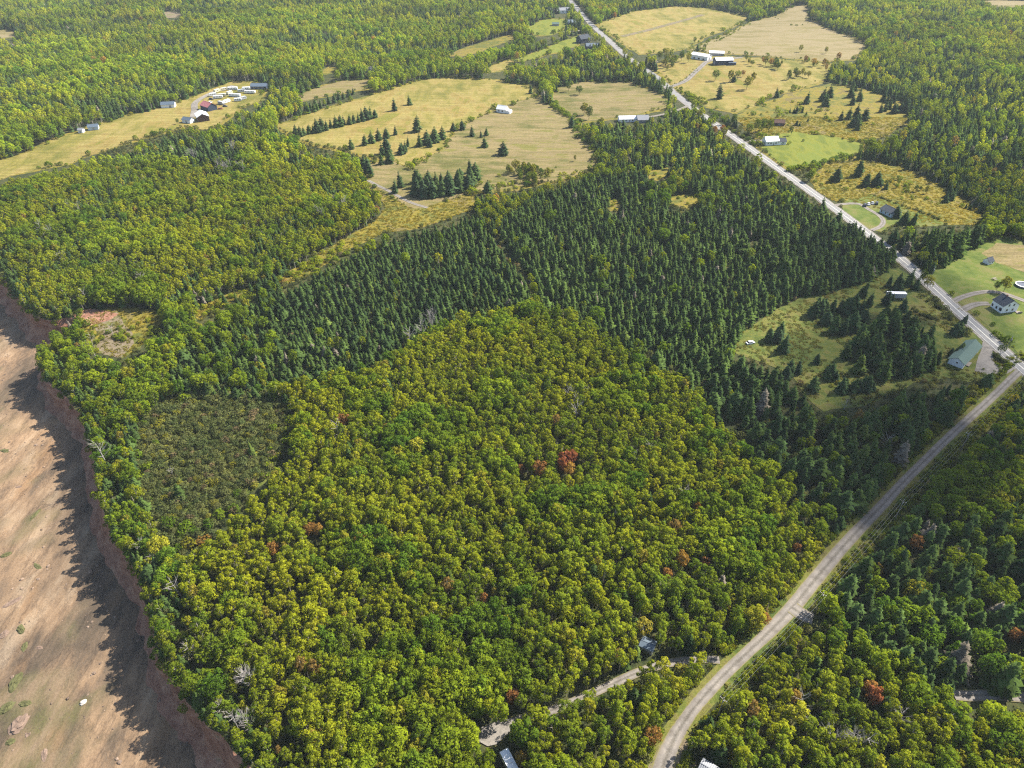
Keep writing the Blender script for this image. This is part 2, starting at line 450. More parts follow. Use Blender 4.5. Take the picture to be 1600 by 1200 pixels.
bme.polygons.foreach_set('use_smooth', np.ones(len(bme.polygons), bool))
la = bme.attributes.new('ledge', 'FLOAT', 'POINT'); la.data.foreach_set('value', ledge.ravel().astype(np.float32))
beach = obj('beach', bme); tag(beach, kind='structure')
def beach_z(x, y):
    i = int(np.clip((x + 520) / 1.7, 0, nx - 1)); j = int(np.clip((y - 30) / 1.7, 0, ny - 1)); return float(BZ[j, i])

# ------------------------------------------------------------------ fields, lawns, clearings (pixel outlines of what shows as open ground)
fields = [
 ('hay_field', 'hay', 0.10, [(430,196),(500,173),(560,156),(622,136),(660,124),(700,121),(760,124),(800,130),(845,138),(840,150),(800,160),(745,185),(710,205),(690,235),(640,260),(600,250),(545,236),(490,226),(455,212)]),
 ('brown_pasture', 'brown_field', 0.14, [(745,186),(800,161),(842,150),(862,166),(895,185),(905,205),(935,240),(930,262),(880,280),(840,285),(790,296),(740,300),(700,312),(650,330),(585,292),(560,262),(600,250),(640,262),(690,236),(710,206)]),
 ('stubble_field', 'brown_field', 0.11, [(860,160),(872,138),(910,128),(985,128),(1040,150),(1048,166),(1000,178),(940,188),(910,190),(880,178)]),
 ('far_hay_field', 'hay', 0.10, [(934,38),(990,18),(1050,10),(1105,12),(1176,27),(1150,40),(1100,58),(1078,75),(1040,82),(1000,84),(975,70),(955,55)]),
 ('far_pale_field', 'pale_field', 0.12, [(1078,78),(1120,60),(1176,34),(1215,24),(1240,9),(1262,8),(1264,30),(1300,48),(1332,58),(1358,73),(1335,92),(1290,96),(1240,92),(1180,86),(1130,84)]),
 ('farm_pasture', 'hay', 0.10, [(1020,104),(1060,92),(1085,80),(1150,90),(1200,92),(1250,96),(1300,100),(1290,125),(1245,140),(1205,150),(1180,166),(1150,176),(1110,168),(1070,148),(1040,122)]),
 ('goldenrod_meadow', 'goldenrod', 0.12, [(1150,182),(1180,166),(1230,148),(1300,130),(1345,138),(1385,150),(1425,165),(1420,190),(1390,210),(1345,222),(1300,214),(1240,206),(1190,214),(1165,205)]),
 ('house_lawn', 'bright_lawn', 0.16, [(1188,216),(1240,206),(1300,214),(1347,224),(1342,240),(1300,252),(1258,264),(1230,262),(1205,246),(1192,232)]),
 ('lower_goldenrod_meadow', 'goldenrod', 0.12, [(1262,276),(1290,258),(1345,250),(1400,258),(1445,276),(1485,300),(1520,318),(1540,340),(1520,352),(1440,350),(1395,335),(1350,320),(1300,314),(1275,298)]),
 ('cottage_lawn', 'lawn', 0.16, [(1310,318),(1360,305),(1400,318),(1440,335),(1480,350),(1420,356),(1395,350),(1380,365),(1355,360),(1330,340)]),
 ('farmhouse_lawn', 'lawn', 0.12, [(1440,432),(1478,415),(1500,396),(1530,380),(1570,370),(1700,400),(1700,640),(1620,575),(1560,525),(1500,475)]),
 ('garden_plot', 'brown_field', 0.16, [(1530,395),(1555,380),(1600,383),(1680,400),(1680,440),(1600,425),(1560,412)]),
 ('spruce_clearing', 'rough_grass', 0.12, [(1140,548),(1165,515),(1200,494),(1250,462),(1300,458),(1350,440),(1380,425),(1400,418),(1420,430),(1450,460),(1490,495),(1530,525),(1545,545),(1580,580),(1540,600),(1480,590),(1430,600),(1395,612),(1345,638),(1290,645),(1262,622),(1240,585),(1180,562)]),
 ('goldenrod_corridor', 'goldenrod', 0.12, [(585,292),(650,328),(705,312),(740,304),(745,325),(690,346),(640,360),(600,364),(548,388),(512,412),(475,434),(440,446),(425,440),(452,424),(482,408),(505,392),(540,372),(585,347),(600,325)]),
 ('corridor_glade', 'goldenrod', 0.12, [(300,492),(330,470),(372,454),(400,448),(405,456),(370,468),(335,486),(312,502)]),
 ('cliff_glade', 'goldenrod', 0.12, [(128,512),(140,494),(168,480),(210,480),(250,488),(262,500),(236,520),(222,545),(192,560),(152,552),(130,535)]),
 ('spruce_glade', 'goldenrod', 0.12, [(1042,312),(1062,304),(1092,303),(1100,316),(1070,326),(1048,322)]),
 ('small_glade', 'goldenrod', 0.12, [(946,316),(962,310),(974,318),(966,328),(950,328)]),
 ('upper_glade', 'goldenrod', 0.12, [(1012,268),(1040,262),(1052,272),(1030,282),(1014,280)]),
 ('coast_meadow', 'hay', 0.10, [(-150,290),(-40,262),(0,250),(40,240),(75,222),(120,205),(185,185),(240,172),(300,152),(325,140),(360,128),(405,128),(415,140),(405,158),(372,172),(350,190),(320,204),(290,197),(255,207),(220,217),(150,240),(110,255),(40,270),(-40,290),(-150,310)]),
 ('back_meadow', 'brown_field', 0.10, [(462,150),(500,135),(545,124),(580,126),(578,138),(540,145),(500,152),(470,160)]),
 ('roadside_green_field', 'bright_lawn', 0.10, [(798,94),(830,84),(870,68),(905,55),(912,60),(900,72),(875,80),(840,90),(810,98)]),
 ('far_green_field', 'bright_lawn', 0.10, [(822,44),(850,30),(880,30),(885,42),(865,54),(835,56)]),
 ('bare_patch', 'bare_soil', 0.10, [(248,22),(262,18),(286,20),(284,27),(262,28)]),
 ('far_bare_field', 'pale_field', 0.10, [(1520,2),(1560,0),(1640,2),(1640,12),(1560,10)]),
 ('far_clearing', 'goldenrod', 0.10, [(690,88),(720,77),(750,67),(800,53),(806,60),(765,76),(722,90)]),
 ('upper_pale_field', 'pale_field', 0.10, [(-60,46),(0,47),(26,49),(25,57),(0,60),(-60,60)]),
 ('brush_glade', 'hay', 0.10, [(756,108),(780,98),(800,93),(806,98),(790,108),(765,114)]),
 ('north_glade', 'goldenrod', 0.10, [(498,112),(515,104),(532,106),(525,114),(506,118)]),
 ('eroded_notch', 'cliff', 0.2, [(116,488),(140,481),(172,486),(186,492),(170,501),(140,510),(126,508),(122,498)]),
 ('cliff_clearing', 'bare_soil', 0.16, [(150,512),(165,492),(180,484),(192,500),(205,520),(215,535),(190,560),(160,556),(150,540),(160,525)]),
]
CLEAR, EDGES = [], []
for nm, mt, dz, px in fields:
    w = wpoly(px)
    k = dist_line(coast[::3], w[:, 0], w[:, 1])
    CLEAR.append((nm, w))
    o = cdt_sheet(nm, rough_edge(w, 5, 2.6 if w[:, 1].mean() > 420 else 1.5), M[mt], dz, 12.0)
    tag(o, kind='structure')
    if mt in ('hay', 'brown_field', 'pale_field', 'bright_lawn', 'lawn') and nm not in ('garden_plot', 'cottage_lawn'):
        ctr = w.mean(0); dd_ = w - ctr; mg = w + dd_ / np.linalg.norm(dd_, axis=1)[:, None] * 5.0
        tag(cdt_sheet('field_margin', rough_edge(mg, 5, 2.5), M['goldenrod'] if w[:, 1].mean() > 420 else M['rough_grass'], 0.05, 14.0), kind='structure')
        EDGES.append(w)
scrub = wpoly([(222,650),(250,626),(330,608),(420,612),(462,640),(455,690),(425,740),(370,790),(320,835),(268,862),(238,815),(216,765),(208,700)])
tag(cdt_sheet('scrub_ground', rough_edge(scrub, 5, 2), M['rough_grass'], 0.1, 12.0), kind='structure')

# ------------------------------------------------------------------ roads
def strip(name, line, half, mat, dz, cols=7, crown=0.0):
    d_ = np.gradient(line, axis=0); d_ /= np.linalg.norm(d_, axis=1)[:, None]
    nrm = np.column_stack([-d_[:, 1], d_[:, 0]])
    hw = np.broadcast_to(half, (len(line),))
    us = np.linspace(-1, 1, cols)
    v, ac = [], []
    for i, p in enumerate(line):
        for u in us:
            q = p + nrm[i] * hw[i] * u * (1 + (0.10 * (vnoise(p[0], p[1], 3.0, 21 + int(u > 0)) - 0.5) if abs(u) > 0.99 and crown >= 0 else 0))
            v.append((q[0], q[1], float(H(q[0], q[1])) + dz + crown * (1 - u * u))); ac.append(u)
    f = [(i * cols + k, i * cols + k + 1, (i + 1) * cols + k + 1, (i + 1) * cols + k) for i in range(len(line) - 1) for k in range(cols - 1)]
    me = mesh_from(name, v, f, [mat], smooth=True)
    a = me.attributes.new('across', 'FLOAT', 'POINT'); a.data.foreach_set('value', np.array(ac, np.float32))
    if me.polygons[0].normal.z < 0: me.flip_normals()
    o = obj(name, me); tag(o, kind='structure'); return o
main_px = [(862,-30),(890,0),(918,32),(950,62),(984,92),(1026,121),(1054,146),(1095,178),(1135,206),(1180,238),(1225,270),(1266,299),(1305,327),(1355,364),(1412,409),(1455,447),(1500,489),(1550,534),(1600,578),(1680,650)]
main_road = smooth_line(wpoly(main_px), 6.0)
MAIN_HW = 3.2
strip('verge', main_road, MAIN_HW + 1.2, M['gravel'], 0.17, 5)
strip('paved_road', main_road, MAIN_HW, M['asphalt'], 0.22, 9, 0.05)
near_part = main_road[main_road[:, 1] < 700]
d_ = np.gradient(near_part, axis=0); d_ /= np.linalg.norm(d_, axis=1)[:, None]
pn = np.column_stack([-d_[:, 1], d_[:, 0]])
for off in (-2.85, -0.14, 0.14, 2.85):
    strip('road_line', near_part + pn * off, 0.085, M['paint'], 0.285, 2, -0.0001)
lane_px = [(1622,566),(1596,578),(1560,612),(1530,640),(1500,667),(1470,695),(1440,725),(1410,755),(1380,788),(1350,819),(1320,851),(1290,886),(1262,920),(1243,944),(1220,969),(1190,999),(1160,1027),(1130,1056),(1102,1086),(1078,1115),(1058,1146),(1044,1176),(1034,1205),(1016,1260)]
lane = smooth_line(wpoly(lane_px), 3.0)
arc = np.linspace(0, 1, len(lane))
lane_hw = 1.8 + 0.5 * np.clip((arc - 0.45) / 0.2, 0, 1) - 0.5 * np.clip((arc - 0.72) / 0.08, 0, 1) + 1.1 * np.clip((arc - 0.9) / 0.08, 0, 1)
strip('lane_verge', lane, lane_hw + 1.5, M['rough_grass'], 0.14, 5)
strip('gravel_lane', lane, lane_hw, M['track'], 0.2, 9)
def drive(name, px, hw, mat='track', step=3.0, dz=0.24):
    ln = smooth_line(wpoly(px), step); strip(name, ln, hw, M[mat], dz, 7); return ln
DRIVES = []
def add_drive(name, px, hw, mat='track', dz=0.24, clear=True):
    ln = drive(name, px, hw, mat, dz=dz)
    DRIVES.append((ln, hw, clear))
add_drive('cabin_drive', [(1124,1032),(1092,1030),(1062,1034),(1030,1040),(995,1052),(960,1068),(925,1084),(885,1102),(850,1114),(815,1124),(785,1136),(768,1146)], 1.35, clear=False)
add_drive('lane_spur', [(1238,950),(1252,960),(1270,968)], 2.6, dz=0.25)
add_drive('wood_track', [(1490,1086),(1515,1088),(1545,1086),(1600,1090),(1680,1096)], 1.7)
add_drive('farmhouse_drive', [(1486,474),(1500,466),(1522,459),(1545,456),(1568,459),(1600,470),(1660,490)], 1.9)
add_drive('farmhouse_parking', [(1502,486),(1515,479),(1530,475),(1546,475)], 2.2, dz=0.27)
add_drive('cottage_drive', [(1300,322),(1320,319),(1342,319),(1358,328),(1372,336),(1380,345),(1376,354),(1362,360)], 1.7)
add_drive('farm_drive', [(1042,138),(1056,133),(1072,126),(1085,114),(1096,104),(1104,97),(1118,93),(1135,92),(1160,90)], 3.2)
add_drive('bungalow_drive', [(1078,164),(1060,172),(1040,178),(1020,182),(995,184),(978,185)], 2.0)
add_drive('white_house_drive', [(1164,222),(1180,220),(1196,219)], 1.8)
add_drive('camp_drive', [(302,184),(304,172),(306,160),(330,146),(365,134)], 3.0, 'gravel')
add_drive('meadow_track', [(575,282),(590,290),(610,300),(640,316),(668,325)], 1.5)
add_drive('field_track', [(972,57),(1010,48),(1050,37),(1098,23)], 4.0, 'bare_soil')
add_drive('north_drive', [(920,44),(905,48),(880,50)], 2.0, 'gravel')
yard = wpoly([(1536,532),(1546,528),(1554,536),(1549,552),(1552,568),(1566,574),(1585,576),(1572,584),(1545,586),(1522,580),(1524,566),(1532,552)])
tag(cdt_sheet('gravel_yard', rough_edge(yard, 3, 0.7), M['gravel'], 0.18, 8.0), kind='structure'); CLEAR.append(('gravel_yard', yard))
pad = wpoly([(740,1154),(748,1140),(775,1128),(800,1122),(808,1130),(792,1146),(775,1162),(762,1165)])
tag(cdt_sheet('turning_pad', rough_edge(pad, 2, 0.4), M['gravel'], 0.28, 5.0), kind='structure'); CLEAR.append(('pad', pad))
lot = wpoly([(1030,1165),(1062,1150),(1078,1160),(1075,1180),(1090,1195),(1082,1225),(1000,1230)])
tag(cdt_sheet('dirt_lot', rough_edge(lot, 2, 0.6), M['bare_soil'], 0.17, 6.0), kind='structure'); CLEAR.append(('lot', lot))

for nm_, px_ in (('line_corridor', [(1262,922),(1288,936),(1345,872),(1425,800),(1485,738),(1545,672),(1592,612),(1600,588),(1575,604),(1490,682),(1400,772),(1330,846)]),
                 ('lower_line_corridor', [(1112,1082),(1150,1048),(1190,1010),(1228,976),(1238,984),(1205,1026),(1160,1076),(1128,1112)])):
    w = wpoly(px_); CLEAR.append((nm_, w)); tag(cdt_sheet(nm_, rough_edge(w, 3, 1.0), M['rough_grass'], 0.12, 8.0), kind='structure')
def round_clear(px, py, rad):
    p = at(px, py); CLEAR.append(('round', np.array([(p.x + rad * math.cos(a * 0.524), p.y + rad * math.sin(a * 0.524)) for a in range(12)])))
for a_, b_, c_ in ((1014,1006,3.0),(796,1192,4.5),(1110,1203,4.0),(985,189,10),(998,190,9),(911,64,14),(925,73,12),(872,18,15),(884,16,12),(894,37,12),(868,39,8),
                   (380,150,16),(394,144,16),(365,140,14),(406,138,12),(264,166,8),(255,170,5),(147,201,7),(128,206,5),(92,219,5),(566,131,10),(577,110,8),(594,113,8),
                   (1128,98,14),(1097,90,16),(1118,84,14),(1390,336,8),(1062,1034,2.5)):
    round_clear(a_, b_, c_)

# ------------------------------------------------------------------ tree prototypes (mesh data only; shared by every copy)
def leaf_quads(rng, lobes, n, leaf, low=0.25, spread=0.55):
    """leaf-spray faces over the surface of the lobes; returns vertices (4 per face), value per face"""
    C = np.array([l_[0] for l_ in lobes]); Rr = np.array([l_[1] for l_ in lobes])
    area = (Rr[:, 0] * Rr[:, 1] + Rr[:, 0] * Rr[:, 2] + Rr[:, 1] * Rr[:, 2])
    P, N = [], []
    need = n
    while need > 0:
        k = rng.choice(len(lobes), need * 2, p=area / area.sum())
        dvec = rng.normal(size=(need * 2, 3)); dvec /= np.linalg.norm(dvec, axis=1)[:, None]
        ok = (dvec[:, 2] > -0.15) | (rng.random(need * 2) < low)
        p = C[k] + Rr[k] * dvec * rng.uniform(0.70, 1.16, (need * 2, 1))
        for j in range(len(lobes)):
            q = (p - C[j]) / Rr[j]
            ok &= ((q * q).sum(1) > 0.66) | (k == j)
        p, q = p[ok][:need], dvec[ok][:need]
        P.append(p); N.append(q); need -= len(p)
    P, N = np.vstack(P), np.vstack(N)
    nn = N + rng.normal(size=N.shape) * spread; nn /= np.linalg.norm(nn, axis=1)[:, None]
    t = np.cross(nn, rng.normal(size=N.shape)); t /= np.linalg.norm(t, axis=1)[:, None]
    b = np.cross(nn, t)
    sz = leaf * rng.uniform(0.6, 1.35, (len(P), 1)); asp = rng.uniform(0.55, 1.0, (len(P), 1))
    jag = rng.uniform(0.6, 1.2, (4, len(P), 1))
    V = np.stack([P + t * sz * jag[0], P + b * sz * asp * jag[1], P - t * sz * jag[2], P - b * sz * asp * jag[3]], 1).reshape(-1, 3)
    sm = N * 0.62 + nn * 0.38 + np.array([0, 0, 0.18]); sm /= np.linalg.norm(sm, axis=1)[:, None]
    return V, np.clip(rng.normal(1.0, 0.17, len(P)), 0.55, 1.5), sm
def leaf_mesh(name, V, val, mat, nv=4, sm=None):
    F = np.arange(len(V)).reshape(-1, nv)
    if sm is not None:                     # wind every face so that it looks the way its shading normal points
        P = V.reshape(-1, 4, 3); g = np.cross(P[:, 1] - P[:, 0], P[:, 3] - P[:, 0])
        fl = (g * sm).sum(1) < 0; F[fl] = F[fl][:, ::-1]
    me = mesh_from(name, V, F, [mat], smooth=sm is not None)
    set_var(me, val)
    if sm is not None:
        me.normals_split_custom_set([tuple(v) for v in np.repeat(sm, 4, 0)])
        NORMALS[me.name] = sm
    return me
NORMALS = {}
def set_var(me, val):
    a = me.attributes.new('leafvar', 'FLOAT_COLOR', 'CORNER') if False else me.attributes.new('leafvar', 'FLOAT_VECTOR', 'FACE')
    a.data.foreach_set('vector', np.repeat(np.asarray(val, np.float32), 3))
def join_meshes(name, parts):
    """one mesh from (mesh, material) pairs, keeping the leafvar attribute"""
    V, F, mi, val, mats = [], [], [], [], []
    b = 0
    for i, me in enumerate(parts):
        co = np.empty(len(me.vertices) * 3, np.float32); me.vertices.foreach_get('co', co)
        V.append(co.reshape(-1, 3))
        F += [tuple(v + b for v in p.vertices) for p in me.polygons]
        mi += [i] * len(me.polygons); b += len(me.vertices); mats.append(me.materials[0])
        a = me.attributes.get('leafvar')
        if a:
            w = np.empty(len(me.polygons) * 3, np.float32); a.data.foreach_get('vector', w); val.append(w[::3])
        else: val.append(np.ones(len(me.polygons), np.float32))
    me = mesh_from(name, np.vstack(V), F, mats, mi)
    set_var(me, np.concatenate(val))
    if parts[0].name in NORMALS:
        sm = NORMALS[parts[0].name]; n0 = len(parts[0].polygons)
        k = np.zeros(len(me.polygons), bool); k[:n0] = True; me.polygons.foreach_set('use_smooth', k)
        nrm = [tuple(v) for v in np.repeat(sm, len(parts[0].polygons[0].vertices), 0)]
        for p in list(me.polygons)[n0:]: nrm += [tuple(p.normal)] * len(p.vertices)
        me.normals_split_custom_set(nrm)
    return me

class Proto: pass
def make_broad(seed, h, cr, nl, n, leaf, bark, base=0.38, lobe=0.5):
    rng = np.random.default_rng(seed)
    lobes = []
    zc, hz = h * (base + 1) / 2, h * (1 - base) / 2
    for i in range(nl):
        a = i * 2.4 + rng.uniform(-0.5, 0.5); zt = (i + 0.5) / nl * 1.7 - 0.85
        rr = cr * (1 - lobe * 0.75) * math.sqrt(max(0.0, 1 - (zt * 0.85 + 0.05) ** 2)) * rng.uniform(0.75, 1.15)
        s = cr * lobe * rng.uniform(0.8, 1.25) * (1.0 if zt < 0.5 else 0.9)
        lobes.append((np.array([math.cos(a) * rr, math.sin(a) * rr, zc + zt * (hz - s * 0.6)]), np.array([s, s, s * rng.uniform(0.85, 1.15)])))
    lobes.append((np.array([rng.uniform(-.15, .15) * cr, rng.uniform(-.15, .15) * cr, h - cr * lobe * 0.8]), np.array([1, 1, 1.1]) * cr * lobe * 0.85))
    V, val, sm = leaf_quads(rng, lobes, n, leaf)
    p = Proto()
    p.crown = leaf_mesh('crown', V, val, M['leaf'], sm=sm)
    mb = MB()
    mb.tube([(0, 0, -0.3), (0.05 * h * rng.uniform(-.5, .5), 0.05 * h * rng.uniform(-.5, .5), h * 0.45), (0, 0, h * 0.85)], [h * 0.017, h * 0.012, h * 0.004], 6)
    for c, s in lobes[::2][:5]:
        mb.tube([(0, 0, max(h * 0.2, c[2] - h * 0.22)), tuple(c)], [h * 0.008, h * 0.003], 4, False)
    p.trunk = mb.mesh('trunk', bark)
    p.h = h
    return p
def make_spruce(seed, h, rad, tiers, per, bare=0.05, droop=0.35, power=0.7, ragged=0.2):
    rng = np.random.default_rng(seed)
    V, F, val = [], [], []
    for k in range(tiers):
        t = (k + rng.uniform(-.2, .2)) / tiers
        z = h * (bare + (0.97 - bare) * max(t, 0))
        L0 = rad * (1 - max(t, 0)) ** power * rng.uniform(1 - ragged, 1 + ragged * 0.7) * min(1.0, 0.72 + 2.2 * max(t, 0)) + 0.1
        m = max(4, int(per * (1 - 0.45 * t)))
        a0 = rng.uniform(0, 6.28)
        for j in range(m):
            a = a0 + 6.283 * j / m + rng.uniform(-.25, .25); L = L0 * rng.uniform(0.62, 1.22)
            c, s = math.cos(a), math.sin(a); w = L * rng.uniform(0.22, 0.34) + 0.08
            up = 0.30 * (t - 0.35); dz = -L * droop * rng.uniform(0.6, 1.3) + L * up
            b = len(V)
            pts = [(0.06 * L, 0, 0.10 * L), (0.55 * L, w, dz * 0.55 - 0.05 * L), (L, 0.0, dz), (0.55 * L, -w, dz * 0.55 - 0.05 * L), (0.5 * L, 0, dz * 0.4 + 0.10 * L)]
            V += [(x * c - y * s, x * s + y * c, z + q) for x, y, q in pts]
            F += [(b, b + 1, b + 4), (b + 1, b + 2, b + 4), (b + 2, b + 3, b + 4), (b + 3, b, b + 4)]
            vv = max(0.5, rng.normal(1.0, 0.2)); val += [vv, vv * 1.1, vv * 1.1, vv]
    b = len(V); r_ = 0.10 * rad
    V += [(r_, 0, h * 0.93), (-r_ * .5, r_ * .9, h * 0.93), (-r_ * .5, -r_ * .9, h * 0.93), (0, 0, h * 1.02)]
    F += [(b, b + 1, b + 3), (b + 1, b + 2, b + 3), (b + 2, b, b + 3)]; val += [1.2] * 3
    p = Proto()
    Va, Fa = np.array(V), np.array(F); T = Va[Fa]
    g_ = np.cross(T[:, 1] - T[:, 0], T[:, 2] - T[:, 0]); g_ /= np.linalg.norm(g_, axis=1)[:, None] + 1e-9
    o_ = T.mean(1) * np.array([1, 1, 0]); o_ /= np.linalg.norm(o_, axis=1)[:, None] + 1e-6
    up_ = o_ * 0.75 + np.array([0, 0, 0.55])
    fl = (g_ * up_).sum(1) < 0; Fa[fl] = Fa[fl][:, ::-1]; g_[fl] *= -1
    sm = up_ + g_ * 0.5; sm /= np.linalg.norm(sm, axis=1)[:, None]
    p.crown = mesh_from('crown', Va, Fa, [M['needle']], smooth=True); set_var(p.crown, val)
    p.crown.normals_split_custom_set([tuple(v) for v in np.repeat(sm, 3, 0)])
    NORMALS[p.crown.name] = sm
    p.trunk = MB().tube([(0, 0, -0.3), (0, 0, h * 0.5), (0, 0, h * 0.94)], [h * 0.016, h * 0.011, 0.02], 6).mesh('trunk', M['bark'])
    p.h = h
    return p
def make_bush(seed, h, r_, nl, n, leaf):
    rng = np.random.default_rng(seed); lobes = []
    for i in range(nl):
        a = rng.uniform(0, 6.28); q = r_ * 0.55 * math.sqrt(rng.random()); s = r_ * rng.uniform(0.38, 0.6)
        lobes.append((np.array([math.cos(a) * q, math.sin(a) * q, h * rng.uniform(0.35, 0.62)]), np.array([s, s, h * 0.4])))
    V, val, sm = leaf_quads(rng, lobes, n, leaf, 0.4, 0.7)
    p = Proto(); p.crown = leaf_mesh('foliage', V, val, M['leaf'], sm=sm)
    mb = MB()
    for i in range(4):
        a = i * 1.6 + seed; mb.tube([(0, 0, -0.15), (math.cos(a) * r_ * 0.4, math.sin(a) * r_ * 0.4, h * 0.5)], [0.05, 0.02], 4, False)
    p.trunk = mb.mesh('stem', M['bark']); p.h = h
    return p
def make_dead(seed, h, spread):
    rng = random.Random(seed); trunk, limbs = MB(), []
    top = (rng.uniform(-.4, .4), rng.uniform(-.4, .4), h)
    trunk.tube([(0, 0, -0.3), (top[0] * .3, top[1] * .3, h * 0.5), top], [0.20, 0.14, 0.04], 6)
    nb = rng.randint(9, 13)
    for i in range(nb):
        mb = MB(); t = rng.uniform(0.4, 0.98); a = i * 2.4 + rng.uniform(-.4, .4)
        b = Vector((top[0] * t, top[1] * t, h * t)); L = spread * (1.15 - 0.55 * t)
        e = b + Vector((math.cos(a) * L, math.sin(a) * L, L * rng.uniform(0.5, 1.0)))
        m_ = b.lerp(e, 0.5) + Vector((0, 0, -0.08 * L))
        mb.tube([b, m_, e], [0.06, 0.045, 0.02], 5, False)
        for q in range(3):
            a2 = a + rng.uniform(-1.0, 1.0); s = b.lerp(e, rng.uniform(0.35, 0.9)); l2 = L * rng.uniform(0.25, 0.5)
            mb.tube([s, s + Vector((math.cos(a2) * l2, math.sin(a2) * l2, l2 * rng.uniform(0.4, 1.1)))], [0.03, 0.015], 4, False)
        limbs.append(mb.mesh('branch', M['dead_wood']))
    p = Proto(); p.trunk = trunk.mesh('trunk', M['dead_wood']); p.limbs = limbs; p.h = h
    return p
def make_tuft(seed, h, r_, n):
    rng = np.random.default_rng(seed); V = []
    for i in range(n):
        a, q = rng.uniform(0, 6.28), r_ * math.sqrt(rng.random()); c, s = math.cos(a), math.sin(a)
        w = rng.uniform(0.10, 0.2); hh = h * rng.uniform(0.5, 1.1); b = rng.uniform(0, 6.28); o = rng.uniform(0.1, 0.5) * h
        x, y = q * c, q * s
        V += [(x - w * math.sin(b), y + w * math.cos(b), -0.05), (x + w * math.sin(b), y - w * math.cos(b), -0.05),
              (x + w * math.sin(b) + o * c, y - w * math.cos(b) + o * s, hh), (x - w * math.sin(b) + o * c, y + w * math.cos(b) + o * s, hh)]
    p = Proto(); p.crown = leaf_mesh('blades', np.array(V), np.clip(rng.normal(1, .2, n), .5, 1.6), M['leaf'], sm=np.tile(np.array([[0.1, 0.05, 1.0]]), (n, 1)) / 1.006); p.trunk = None; p.h = h
    return p

BIRCH = [make_broad(10 + i, 10.0 + 0.5 * (i % 3), 1.75 + 0.28 * (i % 4), 10 + i % 5, 700, 0.285, M['birch_bark'], 0.34, 0.35 + 0.03 * (i % 3)) for i in range(8)]
MAPLE = [make_broad(30 + i, 10.5, 2.7 + 0.3 * (i % 4), 15 + i % 5, 900, 0.36, M['bark'], 0.26, 0.33 + 0.03 * (i % 3)) for i in range(8)]
SPRUCE = [make_spruce(50 + i, 8.6 + 0.6 * (i % 3), 2.3 + 0.3 * (i % 4), 14 + i % 3, 11, 0.05, 0.35, 0.62 + 0.06 * (i % 3), 0.26) for i in range(6)]
OPEN_SPRUCE = [make_spruce(60 + i, 9.4, 2.9 + 0.35 * i, 16, 12, 0.02, 0.25, 0.62 + 0.05 * (i % 3), 0.28) for i in range(5)]
BUSH = [make_bush(70 + i, 2.2, 1.7, 7, 170, 0.26) for i in range(4)]
DEAD = [make_dead(80 + i, 8.5, 3.0) for i in range(4)]
TUFT = [make_tuft(90 + i, 0.45, 0.8, 30) for i in range(3)]

# ------------------------------------------------------------------ where the trees stand
def road_free(x, y, h):
    """False where the tree stands on, or would hide, a road, a yard or open ground"""
    ok = np.ones(x.shape, bool)
    for fr in (0.0, 0.5, 0.92):
        gx, gy = drop(x, y, h * fr)
        vis = (main_road_hidden(gx, gy) == False) if fr else np.ones(x.shape, bool)
        ok &= ~((dist_line(main_road[::2], gx, gy) < (MAIN_HW + (3.0 if fr == 0 else 0.6))) & vis)
        ok &= dist_line(lane[::3], gx, gy) > (4.6 if fr == 0 else 3.2)
        for ln, hw, cl in DRIVES:
            if fr == 0 or cl: ok &= dist_line(ln[::2], gx, gy) > hw + ((1.4 if cl else 0.5) if fr == 0 else 0.3)
        for nm, w in CLEAR: ok &= ~inside(w, gx, gy)
    return ok
HID = [wpoly([(975,80),(1030,112),(1035,130),(975,105)]), wpoly([(1330,335),(1405,395),(1400,420),(1325,360)]), wpoly([(1030,122),(1048,130),(1050,148),(1030,140)]), wpoly([(1085,160),(1118,185),(1112,198),(1080,178)]), wpoly([(1425,415),(1445,430),(1440,448),(1420,430)])]
def main_road_hidden(gx, gy):
    r = np.zeros(np.shape(gx), bool)
    for w in HID: r |= inside(w, gx, gy)
    return r
def in_view(x, y, z, m=110):
    px, py = proj(x, y, z); return (px > -m) & (px < 1600 + m) & (py > -25) & (py < 1200 + m)
def grid_points(x0, x1, y0, y1, s, jit=0.42):
    gx, gy = np.meshgrid(np.arange(x0, x1, s), np.arange(y0, y1, s))
    gx = gx + (np.arange(gx.shape[0]) % 2)[:, None] * s * 0.5
    gx, gy = gx.ravel(), gy.ravel()
    gx = gx + RNG.uniform(-jit, jit, gx.shape) * s; gy = gy + RNG.uniform(-jit, jit, gy.shape) * s
    return gx, gy
def on_land(x, y, m=1.0): return inside(land, x, y) & (dist_line(coast[::3], x, y) > m)

Z_SPRUCE1 = wpoly([(262,556),(300,530),(345,502),(395,470),(470,442),(512,418),(560,395),(640,362),(700,350),(735,330),(765,352),(790,385),(812,408),(832,440),(830,470),(780,480),(720,496),(672,515),(640,540),(590,568),(520,586),(460,600),(420,616),(330,608),(262,596)])
Z_SPRUCE2 = wpoly([(768,366),(800,330),(850,300),(900,282),(960,272),(1010,270),(1060,290),(1110,262),(1150,245),(1200,268),(1262,305),(1310,335),(1350,355),(1395,378),(1412,402),(1372,428),(1300,455),(1250,462),(1195,496),(1140,546),(1170,565),(1240,590),(1262,625),(1295,650),(1345,642),(1400,615),(1440,600),(1490,592),(1545,605),(1560,606),(1490,675),(1420,740),(1375,775),(1330,790),(1290,800),(1245,775),(1200,730),(1160,690),(1120,655),(1092,610),(1050,585),(1000,560),(950,520),(900,492),(845,480),(835,440),(800,395)])
Z_SPRUCE3 = wpoly([(1300,905),(1345,860),(1395,800),(1440,790),(1500,830),(1560,800),(1640,760),(1720,740),(1720,1085),(1500,1082),(1420,1062),(1370,1030),(1335,990),(1295,960)])
